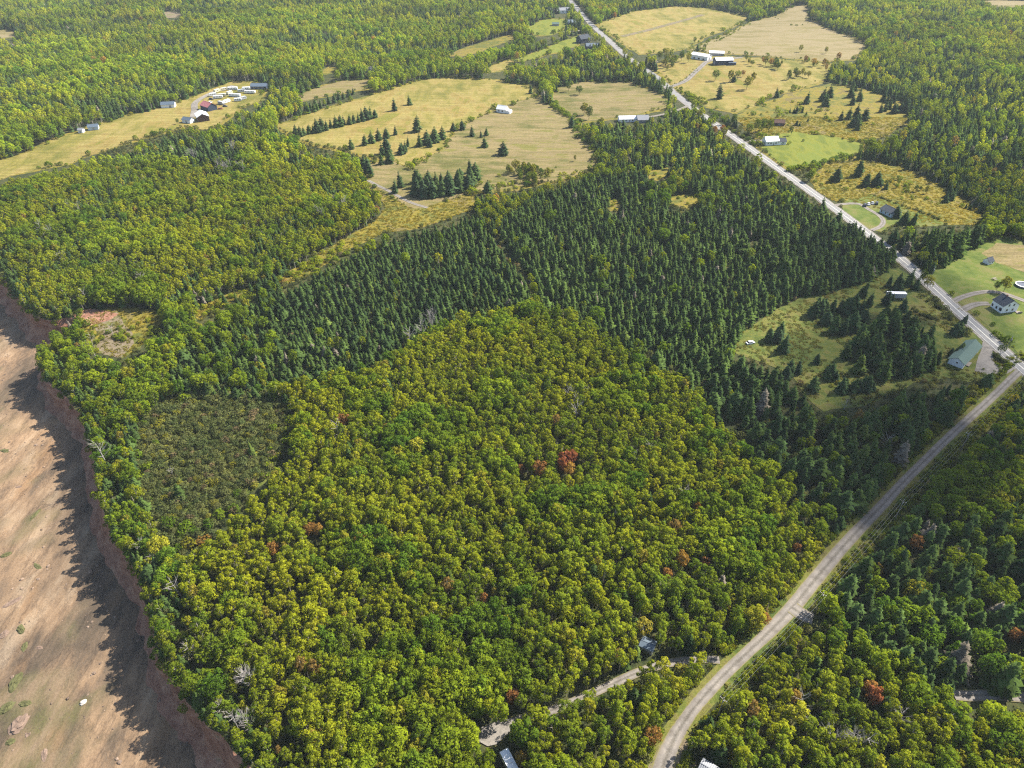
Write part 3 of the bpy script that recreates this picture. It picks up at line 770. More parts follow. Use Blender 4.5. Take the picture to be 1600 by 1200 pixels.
Z_SPRUCE4 = wpoly([(1318,562),(1325,540),(1350,515),(1385,490),(1405,480),(1430,502),(1455,522),(1476,545),(1466,566),(1430,578),(1400,590),(1360,582)])
Z_SPRUCE5 = wpoly([(1350,362),(1400,362),(1450,356),(1500,350),(1535,356),(1530,385),(1490,396),(1440,398),(1405,392),(1370,372)])
Z_BIRCH = wpoly([(640,545),(700,510),(770,490),(840,486),(900,498),(960,535),(1010,570),(1060,600),(1100,650),(1150,700),(1200,745),(1250,795),(1300,815),(1280,860),(1230,920),(1180,960),(1100,980),(1000,960),(900,950),(700,960),(560,1010),(440,1060),(330,1060),(280,1000),(250,930),(300,850),(420,770),(450,680),(540,600)])
Z_BIRCH2 = wpoly([(0,300),(100,260),(250,215),(420,200),(520,240),(590,290),(600,330),(520,385),(420,430),(300,470),(180,480),(100,500),(40,480),(0,430)])

def noise_pick(x, y, s, seed): return vnoise(x, y, s, seed) * 0.65 + vnoise(x, y, s * 0.4, seed + 1) * 0.35
trees = {k: [] for k in ('birch', 'maple', 'spruce', 'shrub', 'tuft', 'open', 'red', 'under')}
def put(kind, x, y, sc, tint, nproto, z=None, rot=None):
    x = np.asarray(x, float)
    if len(x) == 0: return
    zz = H(x, y) if z is None else z
    trees[kind].append(np.column_stack([x, y, zz, sc, RNG.uniform(0, 6.283, len(x)) if rot is None else rot, RNG.integers(0, nproto, len(x)), tint]))
def lerp3(a, b, t): return np.asarray(a)[None] * (1 - t[:, None]) + np.asarray(b)[None] * t[:, None]
def birch_tint(x, y):
    n = len(x); t = np.clip(noise_pick(x, y, 34, 31) * 1.3 - 0.20 + RNG.normal(0, 0.24, n), 0, 1)
    c = lerp3((0.122, 0.178, 0.015), (0.268, 0.284, 0.014), t)
    k = RNG.random(n); c[k < 0.010] = (0.25, 0.215, 0.03); c[(k > 0.04) & (k < 0.043)] = (0.21, 0.14, 0.04); c[(k > 0.055) & (k < 0.08)] = (0.28, 0.28, 0.02)
    return c * RNG.uniform(0.86, 1.14, (n, 1))
def maple_tint(x, y):
    n = len(x); t = np.clip(noise_pick(x, y, 28, 35) * 1.2 - 0.1 + RNG.normal(0, 0.25, n), 0, 1)
    c = lerp3((0.080, 0.148, 0.014), (0.212, 0.262, 0.014), t)
    k = RNG.random(n); c[k < 0.03] = (0.25, 0.245, 0.022); c[(k > 0.03) & (k < 0.033)] = (0.24, 0.14, 0.03)
    return c * RNG.uniform(0.8, 1.15, (n, 1))
def spruce_tint(x, y):
    n = len(x); t = np.clip(noise_pick(x, y, 40, 38) + RNG.normal(0, 0.25, n), 0, 1)
    c = lerp3((0.028, 0.050, 0.017), (0.060, 0.094, 0.021), t)
    k = RNG.random(n); c[k < 0.012] = (0.15, 0.13, 0.10); c[(k > 0.02) & (k < 0.05)] = (0.075, 0.105, 0.022)
    return c * RNG.uniform(0.75, 1.3, (n, 1))
def shrub_tint(x, y):
    n = len(x); t = np.clip(noise_pick(x, y, 14, 41) + RNG.normal(0, 0.25, n), 0, 1)
    c = lerp3((0.078, 0.104, 0.036), (0.150, 0.155, 0.052), t)
    k = RNG.random(n); c[k < 0.04] = (0.16, 0.125, 0.065); c[k > 0.93] = (0.20, 0.195, 0.025)
    return c * RNG.uniform(0.8, 1.2, (n, 1))

# nearer woods and far woods
for (y0, y1, s, far) in ((70, 520, 2.65, False), (520, 1500, 4.6, True)):
    x, y = grid_points(-1150, 1150, y0, y1, s)
    k = in_view(x, y, 4) & on_land(x, y, 0.5); x, y = x[k], y[k]
    n = len(x)
    gx, gy = drop(x, y, 5.5)
    dark = inside(Z_SPRUCE1, gx, gy) | inside(Z_SPRUCE2, gx, gy) | inside(Z_SPRUCE3, gx, gy) | inside(Z_SPRUCE4, gx, gy) | inside(Z_SPRUCE5, gx, gy)
    sc_ = inside(scrub, *drop(x, y, 2.0))
    bz = inside(Z_BIRCH, gx, gy) | inside(Z_BIRCH2, gx, gy)
    px, py = proj(x, y, 5 + 0 * x)
    v = noise_pick(x, y, 46, 51); w = noise_pick(x, y, 21, 54); rr = RNG.random(n)
    kind = np.full(n, 1)                                        # 0 birch, 1 maple, 2 spruce, 3 none
    kind[(v > 0.52) | (rr < 0.25)] = 0
    nw = inside(Z_BIRCH2, gx, gy)
    kind[bz] = 0; kind[bz & (w > 0.56) & (rr < 0.75)] = 1; kind[bz & (rr < 0.02)] = 2; kind[nw & (rr < 0.09)] = 2; kind[nw & (noise_pick(x, y, 26, 62) > 0.62) & (rr < 0.6)] = 2
    mix = ~bz
    kind[mix & (rr > 0.86) & ~((py > 900) & (px < 1230))] = 2
    kind[mix & (noise_pick(x, y, 60, 57) > 0.60) & (rr > 0.35) & ~((py > 880) & (px < 1230))] = 2
    kind[(py > 930) & (px > 960) & (px < 1130) & (rr > 0.90)] = 2
    kind[far & (noise_pick(x * 0.35, y, 34, 59) > 0.54) & (rr > 0.2)] = 2
    kind[mix & (px > 1290) & (py < 420) & (py > 90) & (noise_pick(x, y, 70, 58) > 0.36) & (rr > 0.25)] = 2
    kind[mix & (px > 800) & (px < 1150) & (py > 190) & (py < 330) & (rr > 0.5)] = 2
    kind[(px < 330) & (py > 430) & (py < 1000) & ~bz & (rr > 0.72)] = 2
    kind[dark] = 3
    kind[dark & (px < 430) & (px > 250) & (rr < 0.22)] = 1
    kind[dark & (rr < 0.009)] = 1;  kind[dark & (px > 1000) & (py < 330) & (rr < 0.10)] = 1; kind[dark & (rr > 0.992)] = 0; kind[dark & (px > 1200) & (py > 640) & (rr < 0.07)] = 1; kind[dark & (px > 1290) & (py > 760) & (rr < 0.20)] = 1
    kind[sc_ | inside(scrub, *drop(x, y, 8.5))] = 3
    kind[sc_ & (rr < 0.006)] = 2
    edge = dist_line(coast[::3], x, y)
    kind[(edge < 8) & (rr > np.where(py > 980, 0.8, 0.55)) & (kind != 3)] = 2
    hh = np.where(kind == 2, 11.0, 10.0) * (1.12 if far else 1.0)
    free = road_free(x, y, hh)
    f = np.full(n, 1.02 if far else 0.80)
    if not far: f[kind == 0] = 0.75
    grow = 0.80 + 0.42 * noise_pick(x, y, 30, 60)
    dull = np.where(nw, 1.04, 1.0)
    grow = np.where((edge < 12), grow * 0.82, grow)
    for kd, nm, tn, npr, lo, hi in ((0, 'birch', birch_tint, 8, 0.64, 1.24), (1, 'maple', maple_tint, 8, 0.62, 1.24), (2, 'spruce', spruce_tint, 6, 0.62, 1.15)):
        q = free & (kind == kd)
        put(nm, x[q], y[q], RNG.uniform(lo, hi, q.sum()) * f[q] * grow[q], tn(x[q], y[q]) * dull[q][:, None] * ((0.62 + 0.76 * noise_pick(x[q], y[q], 75, 67)) if far else (0.82 + 0.36 * noise_pick(x[q], y[q], 40, 67)))[:, None] * (1.32 if far and kd != 2 else 1.25 if far else 1.0), npr)
# spruce plantations: closer ranks
x, y = grid_points(-320, 420, 100, 640, 3.15, 0.38)
k = in_view(x, y, 4) & on_land(x, y, 1.5); x, y = x[k], y[k]
gx, gy = drop(x, y, 5.0)
d1, d2, d3 = inside(Z_SPRUCE1, gx, gy), inside(Z_SPRUCE2, gx, gy), inside(Z_SPRUCE3, gx, gy)
d4 = inside(Z_SPRUCE4, gx, gy) | inside(Z_SPRUCE5, gx, gy)
px, py = proj(x, y, 5 + 0 * x)
thin = RNG.random(len(x))
keep = d1 | (d2 & (thin < 0.85)) | (d3 & (thin < 0.62)) | (d4 & (thin < 0.5))
keep &= ~(d2 & (py > 560) & (thin > 0.46)) & (noise_pick(x, y, 16, 63) > np.where(d1, 0.15, 0.22))
hfac = np.where(d1, 0.66, np.where(d2 & (py < 560), 0.78, 0.98)) * (0.82 + 0.4 * noise_pick(x, y, 22, 66)) * RNG.uniform(0.52, 1.4, len(x))
hfac = np.where((px > 1200) & (py > 300) & (py < 450), hfac * 1.3, hfac)
cl = [c for c in CLEAR if c[0] != 'spruce_clearing']
free = np.ones(len(x), bool)
CL0 = CLEAR; CLEAR = cl
free = road_free(x, y, hfac * 10)
CLEAR = CL0
sc_in = inside(dict(CLEAR)['spruce_clearing'], x, y)
free &= ~(sc_in & ~inside(Z_SPRUCE4, *drop(x, y, 4.0))) & ~inside(dict(CLEAR)['spruce_clearing'], *drop(x, y, hfac * 9)) | (free & inside(Z_SPRUCE4, *drop(x, y, 4.0)))
ride = wpoly([(752,352),(770,352),(806,396),(840,440),(842,484),(828,486),(826,448),(796,408)])
keep &= ~inside(ride, *drop(x, y, hfac * 5))
q = keep & free
put('spruce', x[q], y[q], hfac[q], spruce_tint(x[q], y[q]), 6)

# scrub, hedgerows, undergrowth along the roads
x, y = grid_points(-260, -60, 120, 330, 2.1)
q = inside(scrub, x, y) & on_land(x, y, 0.8) & (RNG.random(len(x)) < 0.9)
put('shrub', x[q], y[q], RNG.uniform(0.65, 1.25, q.sum()) * (0.8 + 0.5 * noise_pick(x[q], y[q], 18, 71)), shrub_tint(x[q], y[q]), 4)
def scatter_shrubs(line_px, n, wid, lo, hi, tint=shrub_tint):
    ln = smooth_line(wpoly(line_px), 2.0)
    i = RNG.integers(0, len(ln), n); xx = ln[i, 0] + RNG.normal(0, wid, n); yy = ln[i, 1] + RNG.normal(0, wid, n)
    ok = (dist_line(main_road[::2], xx, yy) > MAIN_HW + 1.2) & (dist_line(lane[::3], xx, yy) > 4.2)
    put('shrub', xx[ok], yy[ok], RNG.uniform(lo, hi, ok.sum()), tint(xx[ok], yy[ok]), 4)
green = lambda a, b: maple_tint(a, b) * 0.9
scatter_shrubs([(935,45),(965,72),(985,88)], 30, 2.0, 1.0, 1.7, green)
scatter_shrubs([(1060,140),(1100,168),(1150,208),(1190,238)], 60, 3.0, 0.8, 1.6, green)
scatter_shrubs([(1080,78),(1130,60),(1176,32)], 40, 0.8, 0.5, 0.9, green)
scatter_shrubs([(1205,24),(1240,40),(1270,35)], 14, 1.2, 0.5, 0.9, green)
scatter_shrubs([(855,158),(875,172),(895,188),(905,205),(925,235),(950,255)], 70, 3.0, 1.0, 2.0, green)
scatter_shrubs([(1050,136),(1072,122),(1088,108)], 22, 1.5, 0.35, 0.6, green)
scatter_shrubs([(1232,266),(1262,262),(1290,254),(1320,248)], 34, 2.0, 1.0, 1.8, green)
scatter_shrubs([(1370,308),(1400,318),(1440,332),(1475,346)], 60, 1.0, 0.4, 0.75)
scatter_shrubs([(1405,478),(1440,492),(1470,502),(1490,508)], 30, 1.0, 0.4, 0.8)
scatter_shrubs([(1440,455),(1480,490),(1510,520)], 46, 2.0, 0.5, 1.1)
scatter_shrubs([(1560,558),(1580,570),(1590,576)], 26, 2.0, 0.5, 1.1)
scatter_shrubs([(1200,214),(1230,225),(1250,222)], 14, 2.0, 0.8, 1.3, green)
scatter_shrubs([(140,520),(180,530),(220,520),(260,500),(300,490)], 46, 6.0, 0.5, 1.2, birch_tint)
scatter_shrubs([(300,490),(400,455),(500,410),(560,385)], 150, 5.0, 0.6, 1.4, birch_tint)
scatter_shrubs([(700,300),(760,290),(830,285),(900,275)], 60, 6.0, 0.5, 1.4, birch_tint)
scatter_shrubs([(1180,195),(1250,170),(1330,190),(1390,200)], 60, 14.0, 0.5, 1.6, green)
scatter_shrubs([(1290,280),(1380,290),(1450,310)], 50, 10.0, 0.4, 1.3, green)
scatter_shrubs([(310,490),(340,472),(395,452)], 24, 4.0, 0.4, 1.1, birch_tint)
scatter_shrubs([(1046,316),(1070,312),(1096,310)], 16, 5.0, 0.4, 1.2, green)
scatter_shrubs([(950,322),(968,316)], 8, 4.0, 0.4, 1.2, green)
scatter_shrubs([(1014,276),(1046,268)], 10, 5.0, 0.4, 1.2, green)
scatter_shrubs([(240,640),(330,612),(420,614),(460,650),(440,700),(390,770),(320,830),(262,856),(225,790),(212,700),(240,640)], 56, 4.0, 0.9, 2.0, green)
scatter_shrubs([(1270,600),(1330,600),(1400,590),(1450,570)], 70, 6.0, 0.4, 1.0)
for w in EDGES:
    e_ = rough_edge(w, 3.0, 2.5); k_ = RNG.random(len(e_)) < 0.42; e_ = e_[k_] + RNG.normal(0, 1.6, (k_.sum(), 2))
    ok = (dist_line(main_road[::2], e_[:, 0], e_[:, 1]) > MAIN_HW + 1.5) & in_view(e_[:, 0], e_[:, 1], 0, 20) & on_land(e_[:, 0], e_[:, 1])
    for lnn, h_, c_ in DRIVES: ok &= dist_line(lnn[::2], e_[:, 0], e_[:, 1]) > h_ + 1.0
    e_ = e_[ok]; tt = maple_tint(e_[:, 0], e_[:, 1]) * 0.85
    put('shrub', e_[:, 0], e_[:, 1], RNG.gamma(3.0, 0.32, len(e_)).clip(0.35, 2.4), tt, 4)
for ln, hw in ((lane, 5.0),):
    i = RNG.integers(0, len(ln), 1500); side = RNG.choice([-1, 1], 1500)
    dd = np.gradient(ln, axis=0); dd /= np.linalg.norm(dd, axis=1)[:, None]
    off = (3.6 + np.abs(RNG.normal(0, 2.4, 1500))) * side
    sl = RNG.uniform(-1.6, 1.6, 1500)
    xx = ln[i, 0] - dd[i, 1] * off + dd[i, 0] * sl; yy = ln[i, 1] + dd[i, 0] * off + dd[i, 1] * sl
    ok = (dist_line(ln[::2], xx, yy) > 3.7) & on_land(xx, yy)
    for lnn, h_, c_ in DRIVES: ok &= dist_line(lnn[::2], xx, yy) > h_ + 0.8
    put('shrub', xx[ok], yy[ok], RNG.uniform(0.3, 0.75, ok.sum()), birch_tint(xx[ok], yy[ok]) * 0.85, 4)
# bushes on the brink of the cliff
i = RNG.integers(0, len(coast), 520); off = RNG.uniform(-1.2, 4.5, 520)
xx, yy = coast[i, 0] - cn[i, 0] * off, coast[i, 1] - cn[i, 1] * off
zz = H(xx, yy) - np.where(off < 0, 1.5 + off * -1.0, 0)
ok = in_view(xx, yy, 0)
put('shrub', xx[ok], yy[ok], RNG.uniform(0.6, 1.4, ok.sum()), (maple_tint(xx, yy) * 0.8)[ok], 4, z=zz[ok])
# weeds and tall grass on rough ground
wx, wy = grid_points(-330, 420, 90, 660, 1.55)
k = in_view(wx, wy, 0, 30); wx, wy = wx[k], wy[k]
cd_ = dict(CLEAR)
rough = inside(cd_['goldenrod_corridor'], wx, wy) | inside(cd_['cliff_glade'], wx, wy) | inside(cd_['corridor_glade'], wx, wy) | inside(cd_['lower_goldenrod_meadow'], wx, wy) | inside(cd_['goldenrod_meadow'], wx, wy)
mid = inside(cd_['spruce_clearing'], wx, wy) & (noise_pick(wx, wy, 20, 77) > 0.42) | inside(scrub, wx, wy)
lv = dist_line(lane[::3], wx, wy); verge_ = (lv > 3.4) & (lv < 8)
pick = (rough & (RNG.random(len(wx)) < 0.55)) | (mid & (RNG.random(len(wx)) < 0.5)) | ((verge_ | inside(cd_['line_corridor'], wx, wy) | inside(cd_['lower_line_corridor'], wx, wy)) & (lv > 3.0) & (RNG.random(len(wx)) < 0.85))
pick &= on_land(wx, wy, 0.5) & (dist_line(main_road[::2], wx, wy) > MAIN_HW + 1.5)
for ln, hw, c_ in DRIVES: pick &= dist_line(ln[::2], wx, wy) > hw + 0.4
for nm in ('gravel_yard', 'pad', 'lot'): pick &= ~inside(cd_[nm], wx, wy)
n = pick.sum(); t = np.clip(noise_pick(wx[pick], wy[pick], 12, 79) * 1.4 - 0.2 + RNG.normal(0, .2, n), 0, 1)
gold = lerp3((0.11, 0.115, 0.022), (0.21, 0.165, 0.024), t); dull = lerp3((0.075, 0.09, 0.022), (0.14, 0.125, 0.035), t)
tuft_t = np.where(rough[pick][:, None], gold, dull) * RNG.uniform(0.8, 1.2, (n, 1))
put('tuft', wx[pick], wy[pick], RNG.uniform(0.6, 1.3, n), tuft_t, 3)
ux, uy = grid_points(-330, 420, 75, 640, 4.4, 0.45)
k = in_view(ux, uy, 0, 40) & on_land(ux, uy, 1.0) & (dist_line(lane[::3], ux, uy) > 4.5) & (dist_line(main_road[::2], ux, uy) > MAIN_HW + 2.5)
for nm, w in CLEAR: k &= ~inside(w, ux, uy)
for ln, hw, c_ in DRIVES: k &= dist_line(ln[::2], ux, uy) > hw + 1.0
put('under', ux[k], uy[k], RNG.uniform(0.5, 1.3, k.sum()), shrub_tint(ux[k], uy[k]) * 0.9, 4)
for k in trees: trees[k] = np.vstack(trees[k]) if trees[k] else np.zeros((0, 9))

# ------------------------------------------------------------------ single trees placed one by one (pixel of the foot, height in metres)
def place(kind, items, nproto, tints, hp=10.0):
    for (px, py, h) in items:
        p = at(px, py); t = np.array([random.choice(tints)]) * random.uniform(0.85, 1.15)
        put_one(kind, p, h / hp, t, nproto)
extra = {k: [] for k in trees}
def put_one(kind, p, sc, t, nproto):
    extra[kind].append([p.x, p.y, p.z, sc, random.uniform(0, 6.28), random.randrange(nproto)] + list(t[0]))
DARK = [(0.042, 0.070, 0.026), (0.055, 0.085, 0.026), (0.038, 0.062, 0.026)]
rows = []
for k in range(19): rows.append((463 + k * 6.9 + random.uniform(-1.5, 1.5), 215 - k * 1.72 + random.uniform(-1, 1), random.uniform(8, 13)))
for k in range(13): rows.append((463 + k * 7.4, 180 - k * 2.6 + random.uniform(-1.5, 1.5), random.uniform(7, 11)))
rows += [(617,173,13),(640,164,10),(651,206,15),(656,229,12),(667,226,13),(679,222,14),(691,217,12),(672,230,10),(618,211,9),(604,216,10),(592,219,11),(581,223,11),(570,227,10),(549,233,10),(605,240,14),(598,243,11),
         (637,229,9),(708,205,9),(723,203,10),(738,213,10),(752,215,7),(758,230,9),(786,242,12),(575,270,14),(567,264,12),(580,276,9),(626,292,13),(617,302,11),(650,306,15),(662,308,14),(676,308,15),(690,306,14),(704,304,15),(718,300,14),
         (733,297,13),(742,280,14),(735,270,12),(700,292,13),(682,296,14),(668,298,12),(762,303,11),(829,146,9),(846,144,9),(849,161,12),(893,199,12),(1124,154,15),(1214,152,10),(1260,162,12),(1284,158,14),(1296,152,13),(1290,166,12),
         (1306,283,12),(1340,275,14),(1351,291,11),(1369,290,12),(1384,296,7),(1331,164,12),(1343,158,14),(1336,136,14),(1366,130,16),(1357,136,14),(1313,188,10),(1325,186,12),(1338,182,13),(1376,176,9),(1217,524,9),(1223,549,11),
         (1275,568,6),(1232,586,10),(1246,584,9),(1290,506,9),(1302,520,11),(1315,522,12),(1330,516,13),(1345,508,11),(1284,488,9),(1300,484,8),(1345,492,10),(1356,478,9),(1384,476,10),(1394,470,5),(1410,486,9),(1228,592,8),
         (1270,610,9),(1470,400,10),(1418,446,12),(1430,452,9),(1402,452,11),(1388,448,8),(1498,520,7),(1505,505,6),(1540,602,8),(1400,340,9),(1412,350,10),(1425,352,11),(1146,128,9),(760,212,8),(1240,176,5),(1262,190,4),(1244,196,5)]
def sprinkle(px_poly, n, lo, hi, seed):
    rg = random.Random(seed); P_ = np.array(px_poly, float); out = []
    cen = []
    while len(out) < n:
        a, b = rg.uniform(P_[:, 0].min(), P_[:, 0].max()), rg.uniform(P_[:, 1].min(), P_[:, 1].max())
        if len(cen) >= max(2, n // 5): c_ = rg.choice(cen); a, b = c_[0] + rg.gauss(0, 9), c_[1] + rg.gauss(0, 4)
        elif inside(P_, np.array([a]), np.array([b]))[0]: cen.append((a, b))
        if inside(P_, np.array([a]), np.array([b]))[0]:
            g_ = at(a, b)
            if dist_line(main_road[::2], np.array([g_.x]), np.array([g_.y]))[0] > 9: out.append((a, b, rg.uniform(lo, hi)))
    return out
rows += sprinkle([(1275,165),(1330,140),(1420,168),(1415,195),(1350,222),(1320,205)], 30, 5, 13, 1) + sprinkle([(1400,270),(1490,305),(1520,330),(1460,330),(1410,300)], 10, 4, 10, 2)
rows += sprinkle([(640,285),(740,262),(752,300),(650,318)], 22, 8, 15, 3) + sprinkle([(1160,185),(1250,165),(1270,195),(1200,205)], 8, 3, 7, 4) + sprinkle([(560,240),(640,236),(600,262),(575,262)], 8, 7, 12, 5)
rows += sprinkle([(1262,475),(1340,450),(1395,465),(1350,525),(1275,525)], 20, 6, 12, 11) + sprinkle([(1235,585),(1300,575),(1400,600),(1335,632),(1275,630)], 16, 5, 11, 12) + sprinkle([(1180,520),(1230,490),(1260,520),(1200,550)], 5, 5, 9, 13) + sprinkle([(1420,495),(1500,520),(1530,545),(1480,560)], 9, 4, 9, 14)
place('open', rows, 5, DARK)
broad = [(888,143,10),(905,148,9),(912,180,11),(920,187,12),(806,268,9),(818,273,10),(832,277,10),(845,281,9),(856,283,10),(930,250,7),(898,252,5),(1054,100,10),(1042,96,9),(1030,94,10),(1075,98,11),(1064,96,12),(1117,126,11),(1140,128,12),(1152,124,9),
         (1166,140,13),(1175,130,11),(1100,78,7),(1085,68,8),(1568,456,9),(1556,455,6),(1448,452,8),(1440,442,8),(1562,552,5),(1470,412,7),(1170,212,10),(1180,208,12),(1190,205,11),(1200,208,12),(1236,212,8),(1112,198,10),(1090,190,10),
         (1070,184,9),(1046,150,9),(1040,158,8),(1052,166,7),(1010,186,5),(1130,216,9),(1146,196,10),(278,194,5),(1250,82,9),(1290,84,8),(975,104,10),(1000,112,10)]
broad += sprinkle([(740,262),(800,262),(870,272),(860,292),(780,300),(745,312)], 22, 4, 9, 6) + sprinkle([(1160,95),(1300,100),(1290,122),(1180,160)], 26, 4, 10, 7) + sprinkle([(1030,96),(1080,86),(1085,100),(1040,112)], 8, 6, 10, 8)
broad += sprinkle([(905,190),(1000,182),(1060,180),(1090,200),(960,250),(930,240)], 20, 4, 9, 9) + sprinkle([(1280,275),(1400,275),(1470,310),(1350,305)], 10, 3, 6, 10)
place('maple', broad, 6, [(0.085, 0.13, 0.02), (0.13, 0.17, 0.02), (0.19, 0.19, 0.018)], 10.5)
REDS = [(0.27, 0.145, 0.04), (0.30, 0.18, 0.04), (0.25, 0.125, 0.045), (0.30, 0.20, 0.04)]
CRIMSON = [(0.27, 0.10, 0.045), (0.25, 0.09, 0.05), (0.28, 0.13, 0.045)]
red = [(876,742,9),(884,732,9),(893,728,8),(889,745,7),(842,745,8),(1191,978,6),(800,1098,6),(817,1196,6),(537,668,7),(486,838,6),(497,838,6),(1360,1105,9),(1352,1090,7),(1242,868,6),(1066,890,8),(776,322,9),(1128,212,9),(1116,210,7),(436,92,11),
       (622,100,11),(936,24,11),(948,22,11),(1204,104,9),(1258,98,8),(1270,104,9),(1286,106,10),(1308,96,10),(1482,54,10),(1470,60,9),(1574,60,10),(1425,860,7),(1582,1018,7),(1580,1004,6),(1192,100,8),(1088,205,7),(590,335,6),(815,745,6),(960,30,9),(700,20,10),(1160,120,7),
       (1040,908,6),(1236,1100,6),(1018,1160,6),(1290,112,8),(1370,900,6),(430,868,6),(755,945,6),(1098,890,6)]
vivid = {(876,742),(884,732),(893,728),(1191,978),(1128,212),(1360,1105),(800,1098)}
place('red', [r_ for r_ in red if r_[:2] not in vivid], 6, REDS, 10.5)
place('red', [r_ for r_ in red if r_[:2] in vivid], 6, CRIMSON, 10.5)
def tall_cut(a): return a[np.argsort(np.hypot(a[:, 0], a[:, 1]))]
for k in extra:
    if extra[k]:
        e = np.array(extra[k])
        if k == 'red' and len(e):          # make room: remove ordinary trees standing where a red one grows
            for kk in ('birch', 'maple', 'spruce'):
                a = trees[kk]; dd = np.min(np.hypot(a[:, None, 0] - e[None, :, 0], a[:, None, 1] - e[None, :, 1]), 1) if len(a) < 90000 else np.full(len(a), 99)
                # also clear what would stand right in front of it
                f = np.min(np.hypot(a[:, None, 0] - e[None, :, 0] * 0.985, a[:, None, 1] - (e[None, :, 1] - 3.0)), 1)
                trees[kk] = a[(dd > 2.6) & (f > 2.6)]
        trees[k] = np.vstack([trees[k], e])

LANDMARKS = [(1015,1004,'the grey cabin roof in the wood'),(1245,952,'the side spur of the gravel lane'),(774,1146,'the gravel turning pad'),(1122,1118,'the utility pole by the lane'),(166,726,'the white dead tree on the cliff'),
             (884,736,'the red maples in the birch wood'),(320,720,'the middle of the olive scrub'),(375,650,'the plantation end of the olive scrub'),(285,800,'the shore end of the olive scrub'),(232,735,'the cliff side of the olive scrub'),(235,1000,'the cliff bend below the wood'),(1398,464,'the white box trailer'),(1505,560,'the green-roofed garage'),(1563,482,'the white farmhouse'),
             (1525,1088,'the track below the spruce wood'),(1172,536,'the white car in the clearing'),(1050,1185,'the dirt lot at the lane end'),(560,384,'the goldenrod strip'),(108,510,'the gully in the cliff'),(1400,767,'the shaded stretch of gravel lane'),
             (620,168,'the middle of the hay field'),(786,173,'the white hut in the field'),(1210,222,'the white-roofed house'),(1390,336,'the blue cottage'),(1120,96,'the farm sheds'),(345,150,'the camper lot'),(690,480,'the near edge of the spruce plantation'),
             (1330,1080,'the orange maple beside the dead trunks'),(560,1100,'the dark hollow in the near wood')]
LM = np.array([[at(a, b).x, at(a, b).y] for a, b, _ in LANDMARKS])
ORD = ['', 'second ', 'third ', 'fourth ', 'fifth ', 'sixth ', 'seventh ', 'eighth ', 'ninth ', 'tenth ', 'eleventh ', 'twelfth ', 'thirteenth ', 'fourteenth ', 'fifteenth ', 'sixteenth ', 'seventeenth ', 'eighteenth ', 'nineteenth ', 'twentieth ']
TENS = ['', '', 'twenty-', 'thirty-', 'forty-', 'fifty-', 'sixty-', 'seventy-', 'eighty-', 'ninety-']
UNIT = ['', 'first ', 'second ', 'third ', 'fourth ', 'fifth ', 'sixth ', 'seventh ', 'eighth ', 'ninth ']
ROUND = ['', '', 'twentieth ', 'thirtieth ', 'fortieth ', 'fiftieth ', 'sixtieth ', 'seventieth ', 'eightieth ', 'ninetieth ']
def ordinal(i):
    if i < 20: return ORD[i]
    i += 1; t, u = divmod(i, 10)
    return ROUND[t % 10] if u == 0 else TENS[t % 10] + UNIT[u]
def tone_of(c, kind):
    r, g = c[0] / max(c[1], 1e-4), c[0] + c[1]
    if kind in ('spruce', 'open'): return 'dark green' if g < 0.095 else 'mid-green'
    if kind == 'red': return 'crimson' if r > 3.6 else 'red-orange' if r > 2.5 else 'orange'
    return 'rusty' if r > 1.5 else 'yellow-gold' if r > 1.12 else 'olive' if r > 0.86 else 'fresh green'
def label_all(arr, kind, noun):
    dd = np.hypot(arr[:, None, 0] - LM[None, :, 0], arr[:, None, 1] - LM[None, :, 1])
    near = dd.argmin(1); med = np.median(arr[:, 3]); out = [None] * len(arr); rank = {}
    for i in np.argsort(dd.min(1)):
        key = (tone_of(arr[i, 6:9], kind), 'tall' if arr[i, 3] >= med else 'small', int(near[i]))
        k = rank.get(key, 0); rank[key] = k + 1
        out[i] = f'{key[1]} {key[0]} {noun}, {ordinal(k)}nearest {LANDMARKS[near[i]][2]}'
    return out

KINDS_ = {  # key: (object name, noun, category, group, prototypes, how many as objects, part names, stuff name)
 'birch': ('birch_tree', 'birch', 'tree', 'birches of the near wood', BIRCH, 300, ('crown', 'trunk'), 'birch_forest'),
 'maple': ('maple_tree', 'broad-crowned maple', 'tree', 'leafy maples of the wood', MAPLE, 300, ('crown', 'trunk'), 'maple_forest'),
 'spruce': ('spruce_tree', 'spruce', 'tree', 'spruces of the dense stands', SPRUCE, 300, ('crown', 'trunk'), 'spruce_forest'),
 'open': ('field_spruce', 'open-grown spruce', 'tree', 'spruces standing in the fields', OPEN_SPRUCE, 400, ('crown', 'trunk'), None),
 'red': ('red_maple', 'autumn maple', 'tree', 'maples in autumn colour', MAPLE, 400, ('crown', 'trunk'), None),
 'shrub': ('shrub', 'shrub', 'shrub', 'shrubs of scrub and verge', BUSH, 300, ('foliage', 'stem'), 'scrub_undergrowth'),
 'under': ('undergrowth', '', '', '', BUSH, 0, None, 'forest_undergrowth'),
 'tuft': ('grass', '', '', '', TUFT, 0, None, 'tall_grass'),
}
